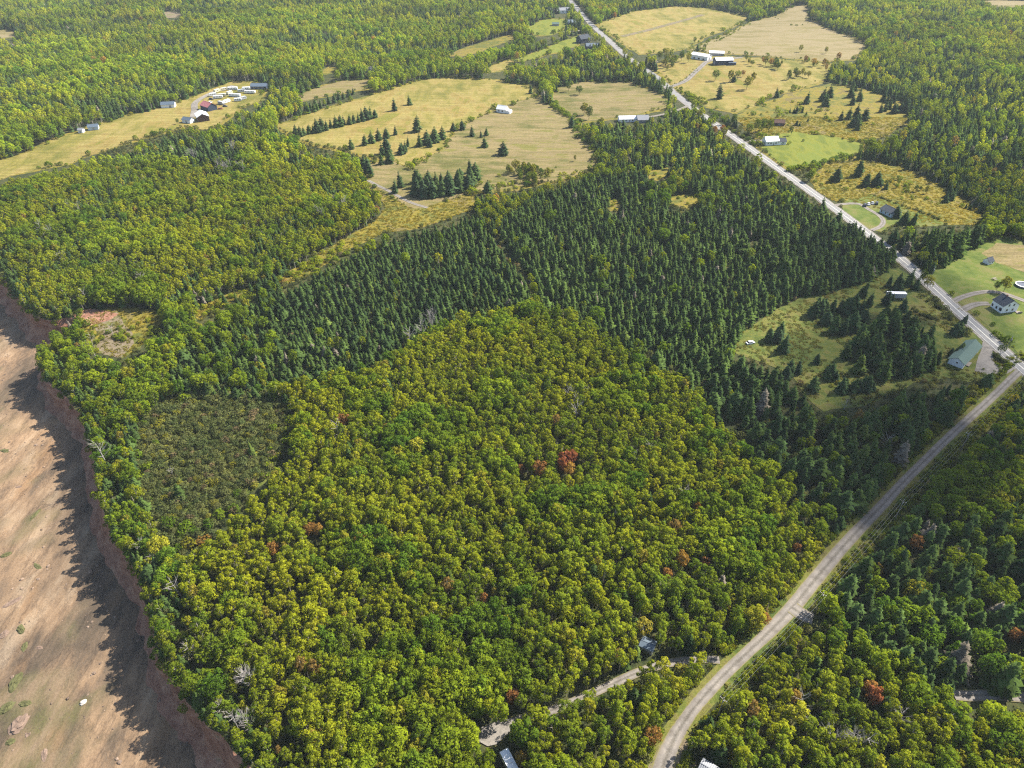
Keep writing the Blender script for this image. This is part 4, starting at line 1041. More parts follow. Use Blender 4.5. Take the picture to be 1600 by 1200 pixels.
def scatter(name, arr, protos, wide=1.0):
    coll = bpy.data.collections.new(name + '_source')
    for i, p in enumerate(protos):
        me = join_meshes(name + '_mesh', [m for m in (p.crown, p.trunk) if m is not None])
        coll.objects.link(bpy.data.objects.new('%s_source_%02d' % (name, i), me))
    me = bpy.data.meshes.new(name)
    me.vertices.add(len(arr)); me.vertices.foreach_set('co', arr[:, :3].astype(np.float32).ravel())
    def attr(nm, tp, val, key):
        a = me.attributes.new(nm, tp, 'POINT'); a.data.foreach_set(key, val.ravel())
    lean = np.random.default_rng(5).normal(0, 0.05, (len(arr), 2))
    attr('turn', 'FLOAT_VECTOR', np.column_stack([lean, arr[:, 4]]).astype(np.float32), 'vector')
    wid = np.random.default_rng(6).uniform(0.78 if wide == 1.0 else 0.66, 1.24 if wide == 1.0 else 1.34, len(arr)) * wide
    attr('size', 'FLOAT_VECTOR', np.column_stack([arr[:, 3] * wid, arr[:, 3] * wid, arr[:, 3]]).astype(np.float32), 'vector')
    attr('pick', 'INT', arr[:, 5].astype(np.int32), 'value')
    attr('tint', 'FLOAT_VECTOR', arr[:, 6:9].astype(np.float32), 'vector')
    o = obj(name, me)
    ng = bpy.data.node_groups.new(name + '_scatter', 'GeometryNodeTree')
    ng.interface.new_socket('Geometry', in_out='INPUT', socket_type='NodeSocketGeometry')
    ng.interface.new_socket('Geometry', in_out='OUTPUT', socket_type='NodeSocketGeometry')
    N, L = ng.nodes, ng.links
    gi, go = N.new('NodeGroupInput'), N.new('NodeGroupOutput')
    ci = N.new('GeometryNodeCollectionInfo'); ci.inputs['Collection'].default_value = coll
    ci.inputs['Separate Children'].default_value = True; ci.inputs['Reset Children'].default_value = True
    ip = N.new('GeometryNodeInstanceOnPoints'); ip.inputs['Pick Instance'].default_value = True
    def named(nm, tp):
        a = N.new('GeometryNodeInputNamedAttribute'); a.data_type = tp; a.inputs['Name'].default_value = nm
        return a.outputs[0]
    L.new(gi.outputs[0], ip.inputs['Points']); L.new(ci.outputs[0], ip.inputs['Instance'])
    L.new(named('pick', 'INT'), ip.inputs['Instance Index']); L.new(named('turn', 'FLOAT_VECTOR'), ip.inputs['Rotation']); L.new(named('size', 'FLOAT_VECTOR'), ip.inputs['Scale'])
    L.new(ip.outputs[0], go.inputs[0])
    md = o.modifiers.new('scatter', 'NODES'); md.node_group = ng
    tag(o, kind='stuff')
    return o
def build_kind(key):
    nm, noun, cat, grp, protos, most, parts, stuff = KINDS_[key]
    arr = trees[key]
    if most:
        top = np.array([protos[int(i)].h for i in arr[:, 5]]) * arr[:, 3]
        px, py = proj(arr[:, 0], arr[:, 1], arr[:, 2] + top * 0.85)
        px0, py0 = proj(arr[:, 0], arr[:, 1], arr[:, 2] + top * 0.4)
        vis = (px > 8) & (px < 1592) & (py > 8) & (py < 1192) & (py0 < 1195)
        dist = np.sqrt(arr[:, 0] ** 2 + arr[:, 1] ** 2 + CAM_H ** 2)
        score = np.where(vis, arr[:, 3] / dist, -1)
        n_ind = min(most, int(vis.sum()))
        order = np.argsort(-score); ind = order[:n_ind]; rest = order[n_ind:]
        labels = label_all(arr[ind], key, noun)
        rn = random.Random(3)
        for lab, row in zip(labels, arr[ind]):
            p = protos[int(row[5])]
            e = bpy.data.objects.new(nm, None); COL.objects.link(e); e.empty_display_size = 0.3
            e.location = row[:3]; e.rotation_euler = (rn.gauss(0, 0.05), rn.gauss(0, 0.05), row[4]); w = rn.uniform(0.8, 1.22) * (1.22 if key == 'spruce' else 1.0); e.scale = (row[3] * w, row[3] * w, row[3])
            tag(e, lab, cat, grp)
            c = bpy.data.objects.new(parts[0], p.crown); c.parent = e; COL.objects.link(c); c['tint'] = [float(v) for v in row[6:9]]
            t = bpy.data.objects.new(parts[1], p.trunk); t.parent = e; COL.objects.link(t)
        arr = arr[rest]
    if stuff and len(arr): scatter(stuff, arr, protos, 1.22 if key == 'spruce' else 1.0)
for key in KINDS_: build_kind(key)
print('TREES', {k: len(v) for k, v in trees.items()})

# dead and leafless trees
grey = sprinkle([(255,262),(330,238),(420,240),(445,285),(340,312)], 20, 9, 12, 21) + sprinkle([(470,330),(560,310),(580,335),(500,375)], 8, 8, 11, 22) + sprinkle([(30,330),(130,330),(140,400),(60,420)], 6, 8, 11, 23)
grey += sprinkle([(330,1080),(400,1070),(420,1150),(380,1160)], 9, 8, 11, 24) + sprinkle([(1240,1090),(1420,1120),(1450,1180),(1280,1180)], 9, 8, 10, 25) + sprinkle([(600,520),(680,505),(720,560),(630,590)], 7, 8, 10, 26) + sprinkle([(850,620),(1010,640),(1060,780),(960,760)], 7, 7, 9, 27)
ga = np.array([[at(a, b).x, at(a, b).y, 0, c] for a, b, c in grey]); gd = np.hypot(ga[:, None, 0] - LM[None, :, 0], ga[:, None, 1] - LM[None, :, 1]); gn = gd.argmin(1); seen_ = {}
for i in np.argsort(gd.min(1)):
    k = seen_.get(int(gn[i]), 0); seen_[int(gn[i])] = k + 1
    p = DEAD[i % 4]; g_ = at(*grey[i][:2]); sc = grey[i][2] / p.h
    e = empty('dead_tree', g_, i * 2.1); e.scale = (sc * 0.75, sc * 0.75, sc)
    tag(e, f'slim grey leafless tree in the wood, {ordinal(k)}nearest {LANDMARKS[gn[i]][2]}', 'dead tree', 'bare dead trees')
    obj('trunk', p.trunk, e)
    for b in p.limbs: obj('branch', b, e)
dead_spots = [(168,727,11,'on the brink of the cliff, bleached white'),(228,866,7,'leaning out beside the cliff scrub'),(240,884,6,'low on the cliff brink'),(284,934,9,'half hidden at the wood edge above the beach'),(300,1030,7,'in the olive birches above the shade'),
              (392,1132,7,'standing in pale birch stems near the beach'),(402,1122,6.5,'beside the tallest pale stem of the near shore'),(384,1142,6,'lowest among the pale shoreline stems'),(352,1118,6,'behind the pale shoreline stems'),(142,560,8,'at the bare clearing by the cliff'),
              (150,558,8,'between two bare stems in the cliff clearing'),(146,542,7,'inland of the cliff gully'),(178,528,7,'beside the path of the cliff clearing'),(226,452,10,'at the wood edge above the cliff clearing'),(140,476,9,'at the foot of the northern wood'),
              (532,690,10,'pale in the birch wood by the rusty maple'),(898,660,10,'grey in a gap of the birch wood'),(640,545,11,'silvery at the tip of the birch wood'),(662,535,11,'silvery beside the spruce plantation'),(1248,1112,9,'grey beside the orange maple'),
              (1340,1175,9,'fallen-branched in the wood below the spruces'),(1392,1140,9,'grey below the dark spruce wood'),(1462,1148,9,'silver below the track'),(1062,792,9,'in a gap of the birch wood near the spruces'),(1012,716,8,'slim in the birch wood near the red maples'),
              (1316,645,7,'at the corner of the goldenrod clearing'),(1380,706,8,'beside the gravel lane in shade'),(270,745,5,'small in the olive scrub'),(1260,1150,8,'in the mixed wood below the lane'),(105,414,9,'at the head of the beach wood')]
for i, (px, py, h, where) in enumerate(dead_spots):
    p = DEAD[i % 4]; g = at(px, py); s = h / p.h
    e = empty('dead_tree', g, i * 1.3); e.scale = (s, s, s)
    e.rotation_euler = (random.uniform(-.12, .12), random.uniform(-.12, .12), i * 1.3)
    tag(e, f'leafless dead tree {where}', 'dead tree', 'bare dead trees')
    obj('trunk', p.trunk, e)
    for b in p.limbs: obj('branch', b, e)

# ------------------------------------------------------------------ buildings
M['white_wall'] = plain('white_clapboard', (0.80, 0.81, 0.82), 0.6, 0.3, var=0.06)
M['blue_wall'] = plain('pale_blue_wall', (0.42, 0.50, 0.58), 0.6, 0.3, var=0.08)
M['dark_wall'] = plain('dark_blue_wall', (0.035, 0.05, 0.085), 0.6, 0.3, var=0.15)
M['grey_wall'] = plain('grey_wall', (0.30, 0.30, 0.31), 0.7, 0.2, var=0.12)
M['brown_wall'] = plain('brown_wall', (0.10, 0.055, 0.04), 0.8, 0.2, var=0.2)
M['dark_roof'] = plain('charcoal_shingles', (0.045, 0.055, 0.07), 0.85, 0.2, var=0.25, scale=2.5)
M['green_roof'] = plain('green_shingles', (0.085, 0.135, 0.115), 0.8, 0.2, var=0.15, scale=2.0)
M['grey_roof'] = plain('grey_shingles', (0.21, 0.22, 0.24), 0.8, 0.2, var=0.2, scale=2.0)
M['white_roof'] = plain('white_metal_roof', (0.74, 0.74, 0.75), 0.45, 0.4, var=0.06)
M['steel_roof'] = plain('blue_grey_metal_roof', (0.085, 0.115, 0.15), 0.5, 0.4, var=0.2)
M['red_roof'] = plain('faded_red_roof', (0.40, 0.15, 0.15), 0.7, 0.2, var=0.3)
M['glass'] = plain('window_glass', (0.02, 0.025, 0.035), 0.12, 0.6, var=0.1)
M['trim'] = plain('white_trim', (0.75, 0.75, 0.74), 0.5, 0.3, var=0.04)
M['brick'] = plain('chimney_brick', (0.25, 0.12, 0.09), 0.9, 0.1, var=0.25)
M['timber'] = plain('weathered_timber', (0.23, 0.20, 0.17), 0.85, 0.1, var=0.3, scale=3)
M['rubber'] = plain('tyre_rubber', (0.02, 0.02, 0.02), 0.8, 0.2)
M['rim'] = plain('wheel_rim', (0.45, 0.45, 0.46), 0.4, 0.5, 0.3)
M['steel'] = plain('steel', (0.30, 0.31, 0.33), 0.5, 0.4, 0.4)
M['porcelain'] = plain('white_insulator', (0.75, 0.76, 0.78), 0.3, 0.5)
M['lamp'] = plain('lamp_lens', (0.65, 0.63, 0.55), 0.2, 0.5)
def paint_m(name, c): M[name] = plain(name, c, 0.35, 0.5, var=0.05); return M[name]
for nm, c in (('paint_white', (0.75, 0.76, 0.77)), ('paint_dark', (0.03, 0.03, 0.05)), ('paint_red', (0.36, 0.06, 0.04)), ('paint_cream', (0.62, 0.57, 0.44)), ('paint_silver', (0.40, 0.42, 0.44)), ('paint_orange', (0.42, 0.14, 0.04)), ('paint_blue', (0.12, 0.20, 0.34))): paint_m(nm, c)

def pane_set(root, faces, L, W, spec):
    """windows and doors: (face, u along the wall, z of the centre, width, height, kind)"""
    for (fc, u, z, w, h, kind) in spec:
        def pt(a, b, o):       # a along wall, b up, o outwards
            return {'S': (a, -W / 2 - o, b), 'N': (-a, W / 2 + o, b), 'E': (L / 2 + o, a, b), 'W': (-L / 2 - o, -a, b)}[fc]
        def slab(a0, a1, b0, b1, o0, o1):
            v = [pt(a, b, o) for o in (o0, o1) for a, b in ((a0, b0), (a1, b0), (a1, b1), (a0, b1))]
            return v, [(3, 2, 1, 0), (4, 5, 6, 7), (0, 1, 5, 4), (1, 2, 6, 5), (2, 3, 7, 6), (3, 0, 4, 7)]
        a0, a1, b0, b1 = u - w / 2, u + w / 2, z - h / 2, z + h / 2
        if kind == 'window':
            mb = MB(); t = 0.1
            for q in ((a0 - t, a1 + t, b1, b1 + t), (a0 - t, a1 + t, b0 - t, b0), (a0 - t, a0, b0, b1), (a1, a1 + t, b0, b1)): mb.add(*slab(*q, -0.02, 0.07))
            f = mb.build('window', M['trim'], root)
            MB().add(*slab(a0, a1, b0, b1, -0.02, 0.035)).build('pane', M['glass'], f)
        else:
            f = MB().add(*slab(a0, a1, b0, b1, -0.02, 0.05)).build('door', M['grey_wall'] if kind == 'door' else M['dark_wall'], root)
            MB().add(*slab(a1 - 0.22, a1 - 0.12, z - 0.06, z + 0.06, 0.05, 0.11)).build('handle', M['steel'], f)
def gable(root, L, W, wh, rh, wall, roof, eave=0.4, prefix='', off=(0, 0)):
    ox, oy = off
    a, b = L / 2, W / 2
    v = [(sx * a + ox, sy * b + oy, z) for sx in (-1, 1) for sy, z in ((-1, -0.4), (1, -0.4), (1, wh), (-1, wh))] + [(-a + ox, oy, wh + rh), (a + ox, oy, wh + rh)]
    f = [(0, 3, 8, 2, 1), (4, 5, 6, 9, 7), (0, 4, 7, 3), (1, 2, 6, 5), (0, 1, 5, 4), (3, 7, 9, 8), (2, 8, 9, 6)]
    obj(prefix + 'wall', mesh_from('wall', v, f, [wall]), root)
    mb = MB(); e, t = eave, 0.16
    sl = rh / b
    for s in (-1, 1):
        y0, y1, z0, z1 = s * (b + e), 0, wh - e * sl + 0.03, wh + rh + 0.03
        q = [(x + ox, y + oy, z + dz) for dz in (0, t) for x in (-a - e, a + e) for y, z in ((y0, z0), (y1, z1))]
        mb.add(q, [(0, 1, 3, 2), (4, 6, 7, 5), (0, 2, 6, 4), (1, 5, 7, 3), (0, 4, 5, 1), (2, 3, 7, 6)])
    r_ = mb.build(prefix + 'roof', roof, root)
    MB().box(-a - e + ox, a + e + ox, oy - 0.14, oy + 0.14, wh + rh + 0.12, wh + rh + 0.24).build('ridge_cap', roof, r_)
    return r_
def corner_frame(c, a, b):
    """centre, heading and sizes of a rectangle from three ground pixels: near corner, end along the ridge, end across"""
    C, A, B = at(*c), at(*a), at(*b)
    va = Vector((A.x - C.x, A.y - C.y)); vb = Vector((B.x - C.x, B.y - C.y))
    L = va.length; ua = va.normalized(); pb = Vector((-ua.y, ua.x)); W = vb.dot(pb); 
    ctr = Vector((C.x, C.y)) + ua * L / 2 + pb * W / 2
    return Vector((ctr.x, ctr.y, float(H(ctr.x, ctr.y)))), math.atan2(ua.y, ua.x), L, abs(W)
def house(name, label, cat, loc, rz, L, W, wh, rh, wall, roof, spec=(), chimney=None, group=None, eave=0.4):
    root = empty(name, loc, rz); tag(root, label, cat, group)
    r_ = gable(root, L, W, wh, rh, M[wall], M[roof], eave)
    pane_set(root, None, L, W, spec)
    if chimney:
        cx, cy, ch = chimney
        MB().box(cx - .35, cx + .35, cy - .35, cy + .35, wh + 0.3, wh + rh + ch).build('chimney', M['brick'], r_)
    return root
def wins(fc, us, z, w=1.0, h=1.3, kind='window'): return [(fc, u, z, w, h, kind) for u in us]

# the white farmhouse beside the paved road
loc, rz, L, W = corner_frame((1563,490), (1547,479), (1586,486))
fh = house('farmhouse', 'white one-and-a-half-storey farmhouse with charcoal gable roof beside the paved road', 'house', loc, rz, L, W, 4.3, 2.9, 'white_wall', 'dark_roof',
           wins('W', (-1.7, 1.7), 1.7) + wins('W', (-1.4, 1.4), 4.5) + wins('N', (-2.8, 0), 1.7, 1.1, 1.4) + wins('N', (2.6,), 2.0, 1.7, 1.7) + wins('S', (-2.4, 0, 2.4), 1.7) + [('E', 0, 1.05, 1.0, 2.1, 'door')], (1.0, 0.2, 0.9))
mb = MB().box(-L / 2 - 2.2, -L / 2 - 0.02, -W / 2 - 1.6, -W / 2 + 1.2, 0.15, 0.4); mb.box(-L / 2 - 2.2, -L / 2 - 2.1, -W / 2 - 1.6, -W / 2 + 1.2, 0.4, 1.2); mb.build('porch_deck', M['timber'], fh)
# green-roofed garage
loc, rz, L, W = corner_frame((1503,577), (1529,549), (1480,568))
gr = house('garage', 'long white garage with green shingle roof beside the gravel yard', 'garage', loc, rz, L, W, 3.0, 2.0, 'white_wall', 'green_roof',
           wins('W', (0.3,), 2.3, 0.8, 0.8) + wins('S', (-5.5, 3.5), 1.7, 1.2, 1.1) + [('S', -1.5, 1.05, 1.0, 2.1, 'door'), ('S', 6.5, 1.3, 2.6, 2.5, 'door')], None, eave=0.6)
mb = MB(); mb.box(-L / 2 + 4.0, -L / 2 + 8.0, -W / 2 - 1.5, -W / 2 - 0.05, 0.3, 0.5)
for k in range(3): mb.box(-L / 2 + 8.0 + k * 0.35, -L / 2 + 8.35 + k * 0.35, -W / 2 - 1.3, -W / 2 - 0.3, -0.1, 0.36 - k * 0.12)
mb.build('side_deck', M['timber'], gr)
MB().box(-1.2, -0.9, 1.2, 1.5, 3.9, 4.9).build('vent_pipe', M['dark_roof'], gr)
loc, rz, L, W = corner_frame((1390,341), (1372,332), (1402,334))
house('cottage', 'small pale blue cottage with dark roof at the end of the curved drive', 'house', loc, rz, L, min(W, 8.5), 2.8, 2.0, 'blue_wall', 'dark_roof', wins('N', (-3.4, 0, 3.2), 1.6) + wins('W', (-1.5, 1.5), 1.6) + wins('S', (-3, 3), 1.6) + [('E', 0, 1.05, 1, 2.1, 'door')])
wh_ = house('white_house', 'white house with white metal roof above the bright lawn', 'house', at(1203, 225), R(8), 11, 7.5, 3.6, 2.6, 'white_wall', 'white_roof', wins('S', (-3.6, -1.2, 3.2), 1.8) + wins('W', (-1.4, 1.4), 1.8) + [('S', 1.2, 1.05, 1, 2.1, 'door')])
g2 = MB(); gable(wh_, 7.0, 6.0, 2.8, 2.0, M['white_wall'], M['dark_roof'], 0.3, 'wing_', (8.6, -1.0))
house('machine_shed', 'long white machine shed with white roof, first of the farm sheds from the road', 'shed', at(1095, 92), R(-42), 22, 10, 4.4, 1.8, 'white_wall', 'white_roof', wins('S', (-6, 0, 6), 1.2, 2.4, 1.6) + [('E', 0, 1.6, 3.4, 3.2, 'door')])
house('farm_workshop', 'low farm workshop with pale roof behind the dark barn', 'shed', at(1119, 86), R(-10), 17, 11, 3.2, 1.4, 'grey_wall', 'white_roof', [('S', -2, 1.3, 3.0, 2.6, 'door')] + wins('S', (3, 6), 1.6))
bn = house('barn', 'dark blue barn with pale roof beside the farm drive', 'barn', at(1129, 100), R(6), 20, 11, 5.0, 2.2, 'dark_wall', 'white_roof', wins('S', (-6, 0), 2.0, 1.4, 1.4) + [('W', 0, 1.6, 3.2, 3.2, 'door')])
MB().box(4.0, 12.5, -8.8, -5.55, -0.2, 3.0).build('lean_to', M['dark_wall'], bn); MB().box(3.7, 12.8, -9.2, -5.6, 3.02, 3.2).build('lean_to_roof', M['steel_roof'], bn)
bw = house('bungalow', 'low bungalow with pale and grey roofs behind the spruces below the stubble field', 'house', at(980, 189), R(4), 16, 8, 2.8, 1.8, 'white_wall', 'white_roof', wins('S', (-5, -2, 4), 1.6) + [('S', 1.2, 1.05, 1, 2.1, 'door')])
gable(bw, 10.0, 10.5, 2.9, 2.8, M['grey_wall'], M['grey_roof'], 0.4, 'wing_', (13.1, -2.5))
house('dark_house', 'dark blue house with steep roof beside the roadside green field', 'house', at(911, 66), R(35), 15, 10, 5.0, 4.0, 'dark_wall', 'dark_roof', wins('S', (-4, 0, 4), 2, 1.3, 1.5) + wins('E', (-2, 2), 2, 1.3, 1.5), (2, 0, 1))
house('dark_workshop', 'dark blue workshop between the dark house and the road', 'shed', at(925, 76), R(5), 16, 10, 3.8, 2.6, 'dark_wall', 'steel_roof', wins('S', (-5, -1, 3), 2, 1.6, 1.4) + [('E', 0, 1.3, 2.6, 2.6, 'door')])
house('blue_house', 'small blue-roofed house behind roadside trees', 'house', at(896, 38), R(15), 16, 11, 3.5, 2.5, 'blue_wall', 'steel_roof', wins('S', (-4, 4), 1.8, 1.4, 1.4))
house('long_white_house', 'long white house among trees at the top of the road', 'house', at(872, 20), R(10), 34, 12, 4.0, 3.0, 'white_wall', 'grey_roof', wins('S', (-12, -6, 0, 6, 12), 2.0, 1.8, 1.8), (4, 0, 1.2))
house('garden_shed', 'pale green shed on the far green field', 'shed', at(868, 40), R(0), 9, 6, 2.6, 1.5, 'grey_wall', 'green_roof', [('S', 0, 1.05, 1.6, 2.0, 'door')])
hut = house('white_hut', 'small white hut standing alone in the hay field', 'hut', at(785, 175), R(-25), 9, 7, 3.4, 2.6, 'white_wall', 'white_roof', wins('S', (-2, 1.5), 1.8, 1.3, 1.5) + wins('W', (0,), 1.8, 1.3, 1.5))
MB().prism([(4.6, -0.2), (9.0, -0.2), (9.0, 2.2), (4.6, 3.2)], -3.0, 2.6).build('lean_to', M['white_wall'], hut)
house('hay_barn', 'white-roofed barn at the end of the coast meadow', 'barn', at(317, 187), R(-62), 14, 10, 4.2, 2.6, 'brown_wall', 'white_roof', [('W', 0, 1.8, 3.4, 3.4, 'door')] + wins('S', (-5, 4), 2.2, 1.3, 1.3))
house('red_barn', 'barn with faded red roof beside the camper lot', 'barn', at(327, 171), R(-40), 13, 9.5, 4.0, 2.8, 'dark_wall', 'red_roof', [('W', 0, 1.8, 3.4, 3.4, 'door')])
house('meadow_shed', 'small white shed beside the lone round tree on the coast meadow', 'shed', at(295, 191), R(-20), 9, 6, 2.8, 1.6, 'white_wall', 'steel_roof', [('S', 0, 1.05, 1.6, 2.0, 'door')])
house('camp_house', 'dark house tucked under the trees at the camper lot', 'house', at(406, 138), R(0), 16, 9, 3.0, 2.0, 'dark_wall', 'steel_roof', wins('S', (-4, 0, 4), 1.8, 1.6, 1.4))
house('wood_edge_shed', 'white shed at the tree line above the coast meadow', 'shed', at(264, 167), R(10), 12, 7, 3.0, 1.8, 'white_wall', 'steel_roof', [('S', 2, 1.1, 2, 2.2, 'door')])
house('blue_shed', 'blue shed at the tree line of the coast meadow', 'shed', at(147, 202), R(20), 8, 6, 2.8, 1.6, 'blue_wall', 'steel_roof', [('S', 0, 1.05, 1.6, 2.0, 'door')])
house('privy', 'tiny white outhouse beside the blue shed', 'shed', at(128, 207), R(0), 4, 4, 2.6, 1.2, 'white_wall', 'grey_roof', [('S', 0, 1.05, 1.0, 2.0, 'door')])
house('field_cabin', 'grey-roofed cabin among trees behind the back meadow', 'house', at(577, 112), R(10), 12, 8, 3.0, 2.0, 'white_wall', 'grey_roof', wins('S', (-3, 3), 1.7, 1.4, 1.3))
house('woods_shed', 'white shed among trees beside the grey-roofed cabin', 'shed', at(594, 115), R(-10), 8, 6, 2.8, 1.6, 'white_wall', 'white_roof', [('S', 0, 1.05, 1.6, 2.0, 'door')])
house('brown_shed', 'dark brown shed in the goldenrod behind the white-roofed house', 'shed', at(1217, 195), R(-15), 8.5, 6.5, 2.6, 2.0, 'brown_wall', 'brown_wall', [('S', 0, 1.05, 1.4, 2.0, 'door')])
house('cabin', 'grey-blue metal-roofed cabin deep in the near wood', 'cabin', at(1011, 1013), R(-28), 4.0, 3.4, 2.3, 0.5, 'grey_wall', 'steel_roof', [('S', 0, 1.0, 0.9, 2.0, 'door')] + wins('S', (-1.4, 1.4), 1.5, 0.7, 0.7), eave=0.25)
sh = house('ribbed_shed', 'shed with ribbed silver roof beside the dirt lot', 'shed', at(1107, 1211), R(-35), 5.0, 3.6, 2.4, 0.8, 'grey_wall', 'grey_roof', [('S', 0, 1.0, 0.9, 1.9, 'door')], eave=0.25)
rr_ = [c for c in sh.children if c.name.startswith('roof')][0]
for s in (-1, 1):
    for k in range(11):
        x = -2.6 + k * 0.52
        MB().add([(x + a, s * y, z + dz) for dz in (0, 0.05) for a in (0, 0.06) for y, z in ((2.0, 2.4 - 0.09 + 0.2), (0.05, 3.39))], [(0, 1, 3, 2), (4, 6, 7, 5), (0, 2, 6, 4), (1, 5, 7, 3), (0, 4, 5, 1), (2, 3, 7, 6)]).build('rib', M['white_roof'], rr_)
# playhouse and picnic table on the farmhouse lawn, round pool
ph = house('playhouse', 'little white playhouse with pointed dark roof on the farmhouse lawn', 'playhouse', at(1543, 411), R(25), 4.2, 3.8, 1.9, 1.7, 'white_wall', 'dark_roof', wins('S', (-1, 1), 1.0, 0.7, 0.7), eave=0.3)
p = at(1553, 437); pt = empty('picnic_table', p, R(20)); tag(pt, 'grey picnic table on the lawn between playhouse and farmhouse', 'table')
MB().box(-1.2, 1.2, -0.45, 0.45, 0.95, 1.02).build('table_top', M['timber'], pt)
for s in (-1, 1):
    MB().box(-1.2, 1.2, s * 0.95 - 0.18, s * 0.95 + 0.18, 0.55, 0.61).build('bench', M['timber'], pt)
    MB().tube([(s * 0.9, -0.95, 0.1), (s * 0.9, 0, 0.93), (s * 0.9, 0.95, 0.1)], 0.06, 5).build('leg', M['timber'], pt)
p = at(1597, 447); pl = empty('swimming_pool', p); tag(pl, 'round above-ground pool with pale rim at the edge of the lawn', 'pool')
ring = [(math.cos(a * 2 * math.pi / 24), math.sin(a * 2 * math.pi / 24)) for a in range(24)]
def annulus(r0, r1, z0, z1):
    v = [(c * r, s * r, z) for r, z in ((r1, z0), (r1, z1), (r0, z1), (r0, z0)) for c, s in ring]
    return v, [(k * 24 + i, k * 24 + (i + 1) % 24, ((k + 1) % 4) * 24 + (i + 1) % 24, ((k + 1) % 4) * 24 + i) for k in range(4) for i in range(24)]
MB().add(*annulus(3.2, 3.3, 0, 1.1)).build('wall', M['steel_roof'], pl); MB().add(*annulus(3.1, 3.75, 1.1, 1.2)).build('rim', M['trim'], pl)
MB().add([(c * 3.19, s * 3.19, 0.9) for c, s in ring], [tuple(range(24))]).build('water', M['dark_wall'], pl)

# ------------------------------------------------------------------ vehicles
def wheel(root, x, y, r_=0.34, w=0.22):
    t = MB().tube([(x, y - w / 2, r_), (x, y + w / 2, r_)], r_, 12).build('wheel', M['rubber'], root)
    MB().tube([(x, y - w / 2 - 0.015, r_), (x, y + w / 2 + 0.015, r_)], r_ * 0.55, 10).build('rim', M['rim'], t)
def car(label, loc, rz, paint, van=False, group=None):
    root = empty('parked_car', loc, rz); tag(root, label, 'car', group)
    low = [(-2.25, .35), (-2.3, .75), (-2.15, .95), (-1.6, 1.0), (1.0, 1.0), (1.9, .85), (2.25, .68), (2.25, .35), (1.7, .25), (-1.7, .25)]
    MB().prism(low, -0.88, 0.88).build('body', M[paint], root)
    x0, x1, x2, x3 = (-2.1, -1.9, 0.5, 1.2) if van else (-1.75, -1.1, 0.35, 1.05)
    top = 1.85 if van else 1.48
    v = [(x0, -.84, 1), (x3, -.84, 1), (x2, -.68, top), (x1, -.68, top), (x0, .84, 1), (x3, .84, 1), (x2, .68, top), (x1, .68, top)]
    MB().add(v, [(0, 1, 2, 3), (7, 6, 5, 4), (1, 5, 6, 2), (0, 3, 7, 4)]).build('glazing', M['glass'], root)
    MB().add([(x2 + .04, -.70, top), (x2 + .04, .70, top), (x1 - .04, .70, top), (x1 - .04, -.70, top), (x2, -.66, top + .06), (x2, .66, top + .06), (x1, .66, top + .06), (x1, -.66, top + .06)], [(0, 1, 5, 4), (1, 2, 6, 5), (2, 3, 7, 6), (3, 0, 4, 7), (4, 5, 6, 7)]).build('roof', M[paint], root)
    for x in (-1.4, 1.4):
        for y in (-.84, .84): wheel(root, x, y)
    for y in (-.6, .6): MB().box(2.2, 2.29, y - .16, y + .16, .6, .74).build('headlight', M['lamp'], root)
    return root
def camper(label, loc, rz, L, paint, group=None):
    root = empty('camper_trailer', loc, rz); tag(root, label, 'camper', group)
    a = L / 2
    prof_ = [(-a, .6), (-a, 2.4), (-a + .3, 2.85), (a - .5, 2.9), (a - .05, 2.3), (a, 1.2), (a - .3, .6)]
    MB().prism(prof_, -1.2, 1.2).build('body', M[paint], root)
    MB().box(-0.5, 0.3, -0.4, 0.4, 2.9, 3.12).build('roof_vent', M['trim'], root)
    for k in range(3): MB().box(-a + .8 + k * L * .28, -a + 1.9 + k * L * .28, -1.23, -1.19, 1.6, 2.2).build('window', M['glass'], root)
    MB().box(a - 1.6, a - .9, 1.19, 1.23, .7, 2.4).build('door', M['trim'], root)
    for x in (-.9, .0):
        for y in (-1.08, 1.08): wheel(root, x, y)
    MB().tube([(a - .3, 0, .62), (a + 1.1, 0, .55)], .07, 6).build('hitch', M['steel'], root)
    return root
g = 'campers parked in the lot by the barns'
for i, (px, py, L, rz, pnt, lab) in enumerate([
    (339.5, 144, 7, 60, 'paint_cream', 'cream camper at the tree-line corner of the lot'), (350, 141.5, 7, 40, 'paint_cream', 'second cream camper along the tree line of the lot'),
    (364, 140.5, 10, 5, 'paint_white', 'long white camper in the shade of the back trees'), (367.5, 151, 12, -12, 'paint_white', 'longest silver-white camper in the middle of the lot'),
    (391, 146, 11, -4, 'paint_white', 'white camper nearest the dark house of the lot'), (378, 144, 8, 30, 'paint_silver', 'silver camper between two long white ones'),
    (341, 154, 9, 15, 'paint_white', 'white camper beside the dark truck near the red barn'), (347, 151, 8, 20, 'paint_cream', 'cream camper in the middle row of the lot'),
    (354.5, 160.5, 8, 65, 'paint_white', 'white camper parked askew on the near side of the lot'), (380, 155.5, 7, 50, 'paint_silver', 'small silver camper at the near trees of the lot'),
    (333, 150, 7, 35, 'paint_white', 'white camper at the meadow side of the lot'), (359, 147, 7, 70, 'paint_cream', 'cream camper squeezed behind the longest one'), (372, 158, 7, 15, 'paint_white', 'white camper beside the small silver one'), (385, 140.5, 8, 10, 'paint_white', 'white camper farthest back under the trees'), (346, 163, 7, -30, 'paint_silver', 'silver camper just behind the red barn')]):
    camper(lab, at(px, py), R(rz), L, pnt, g)
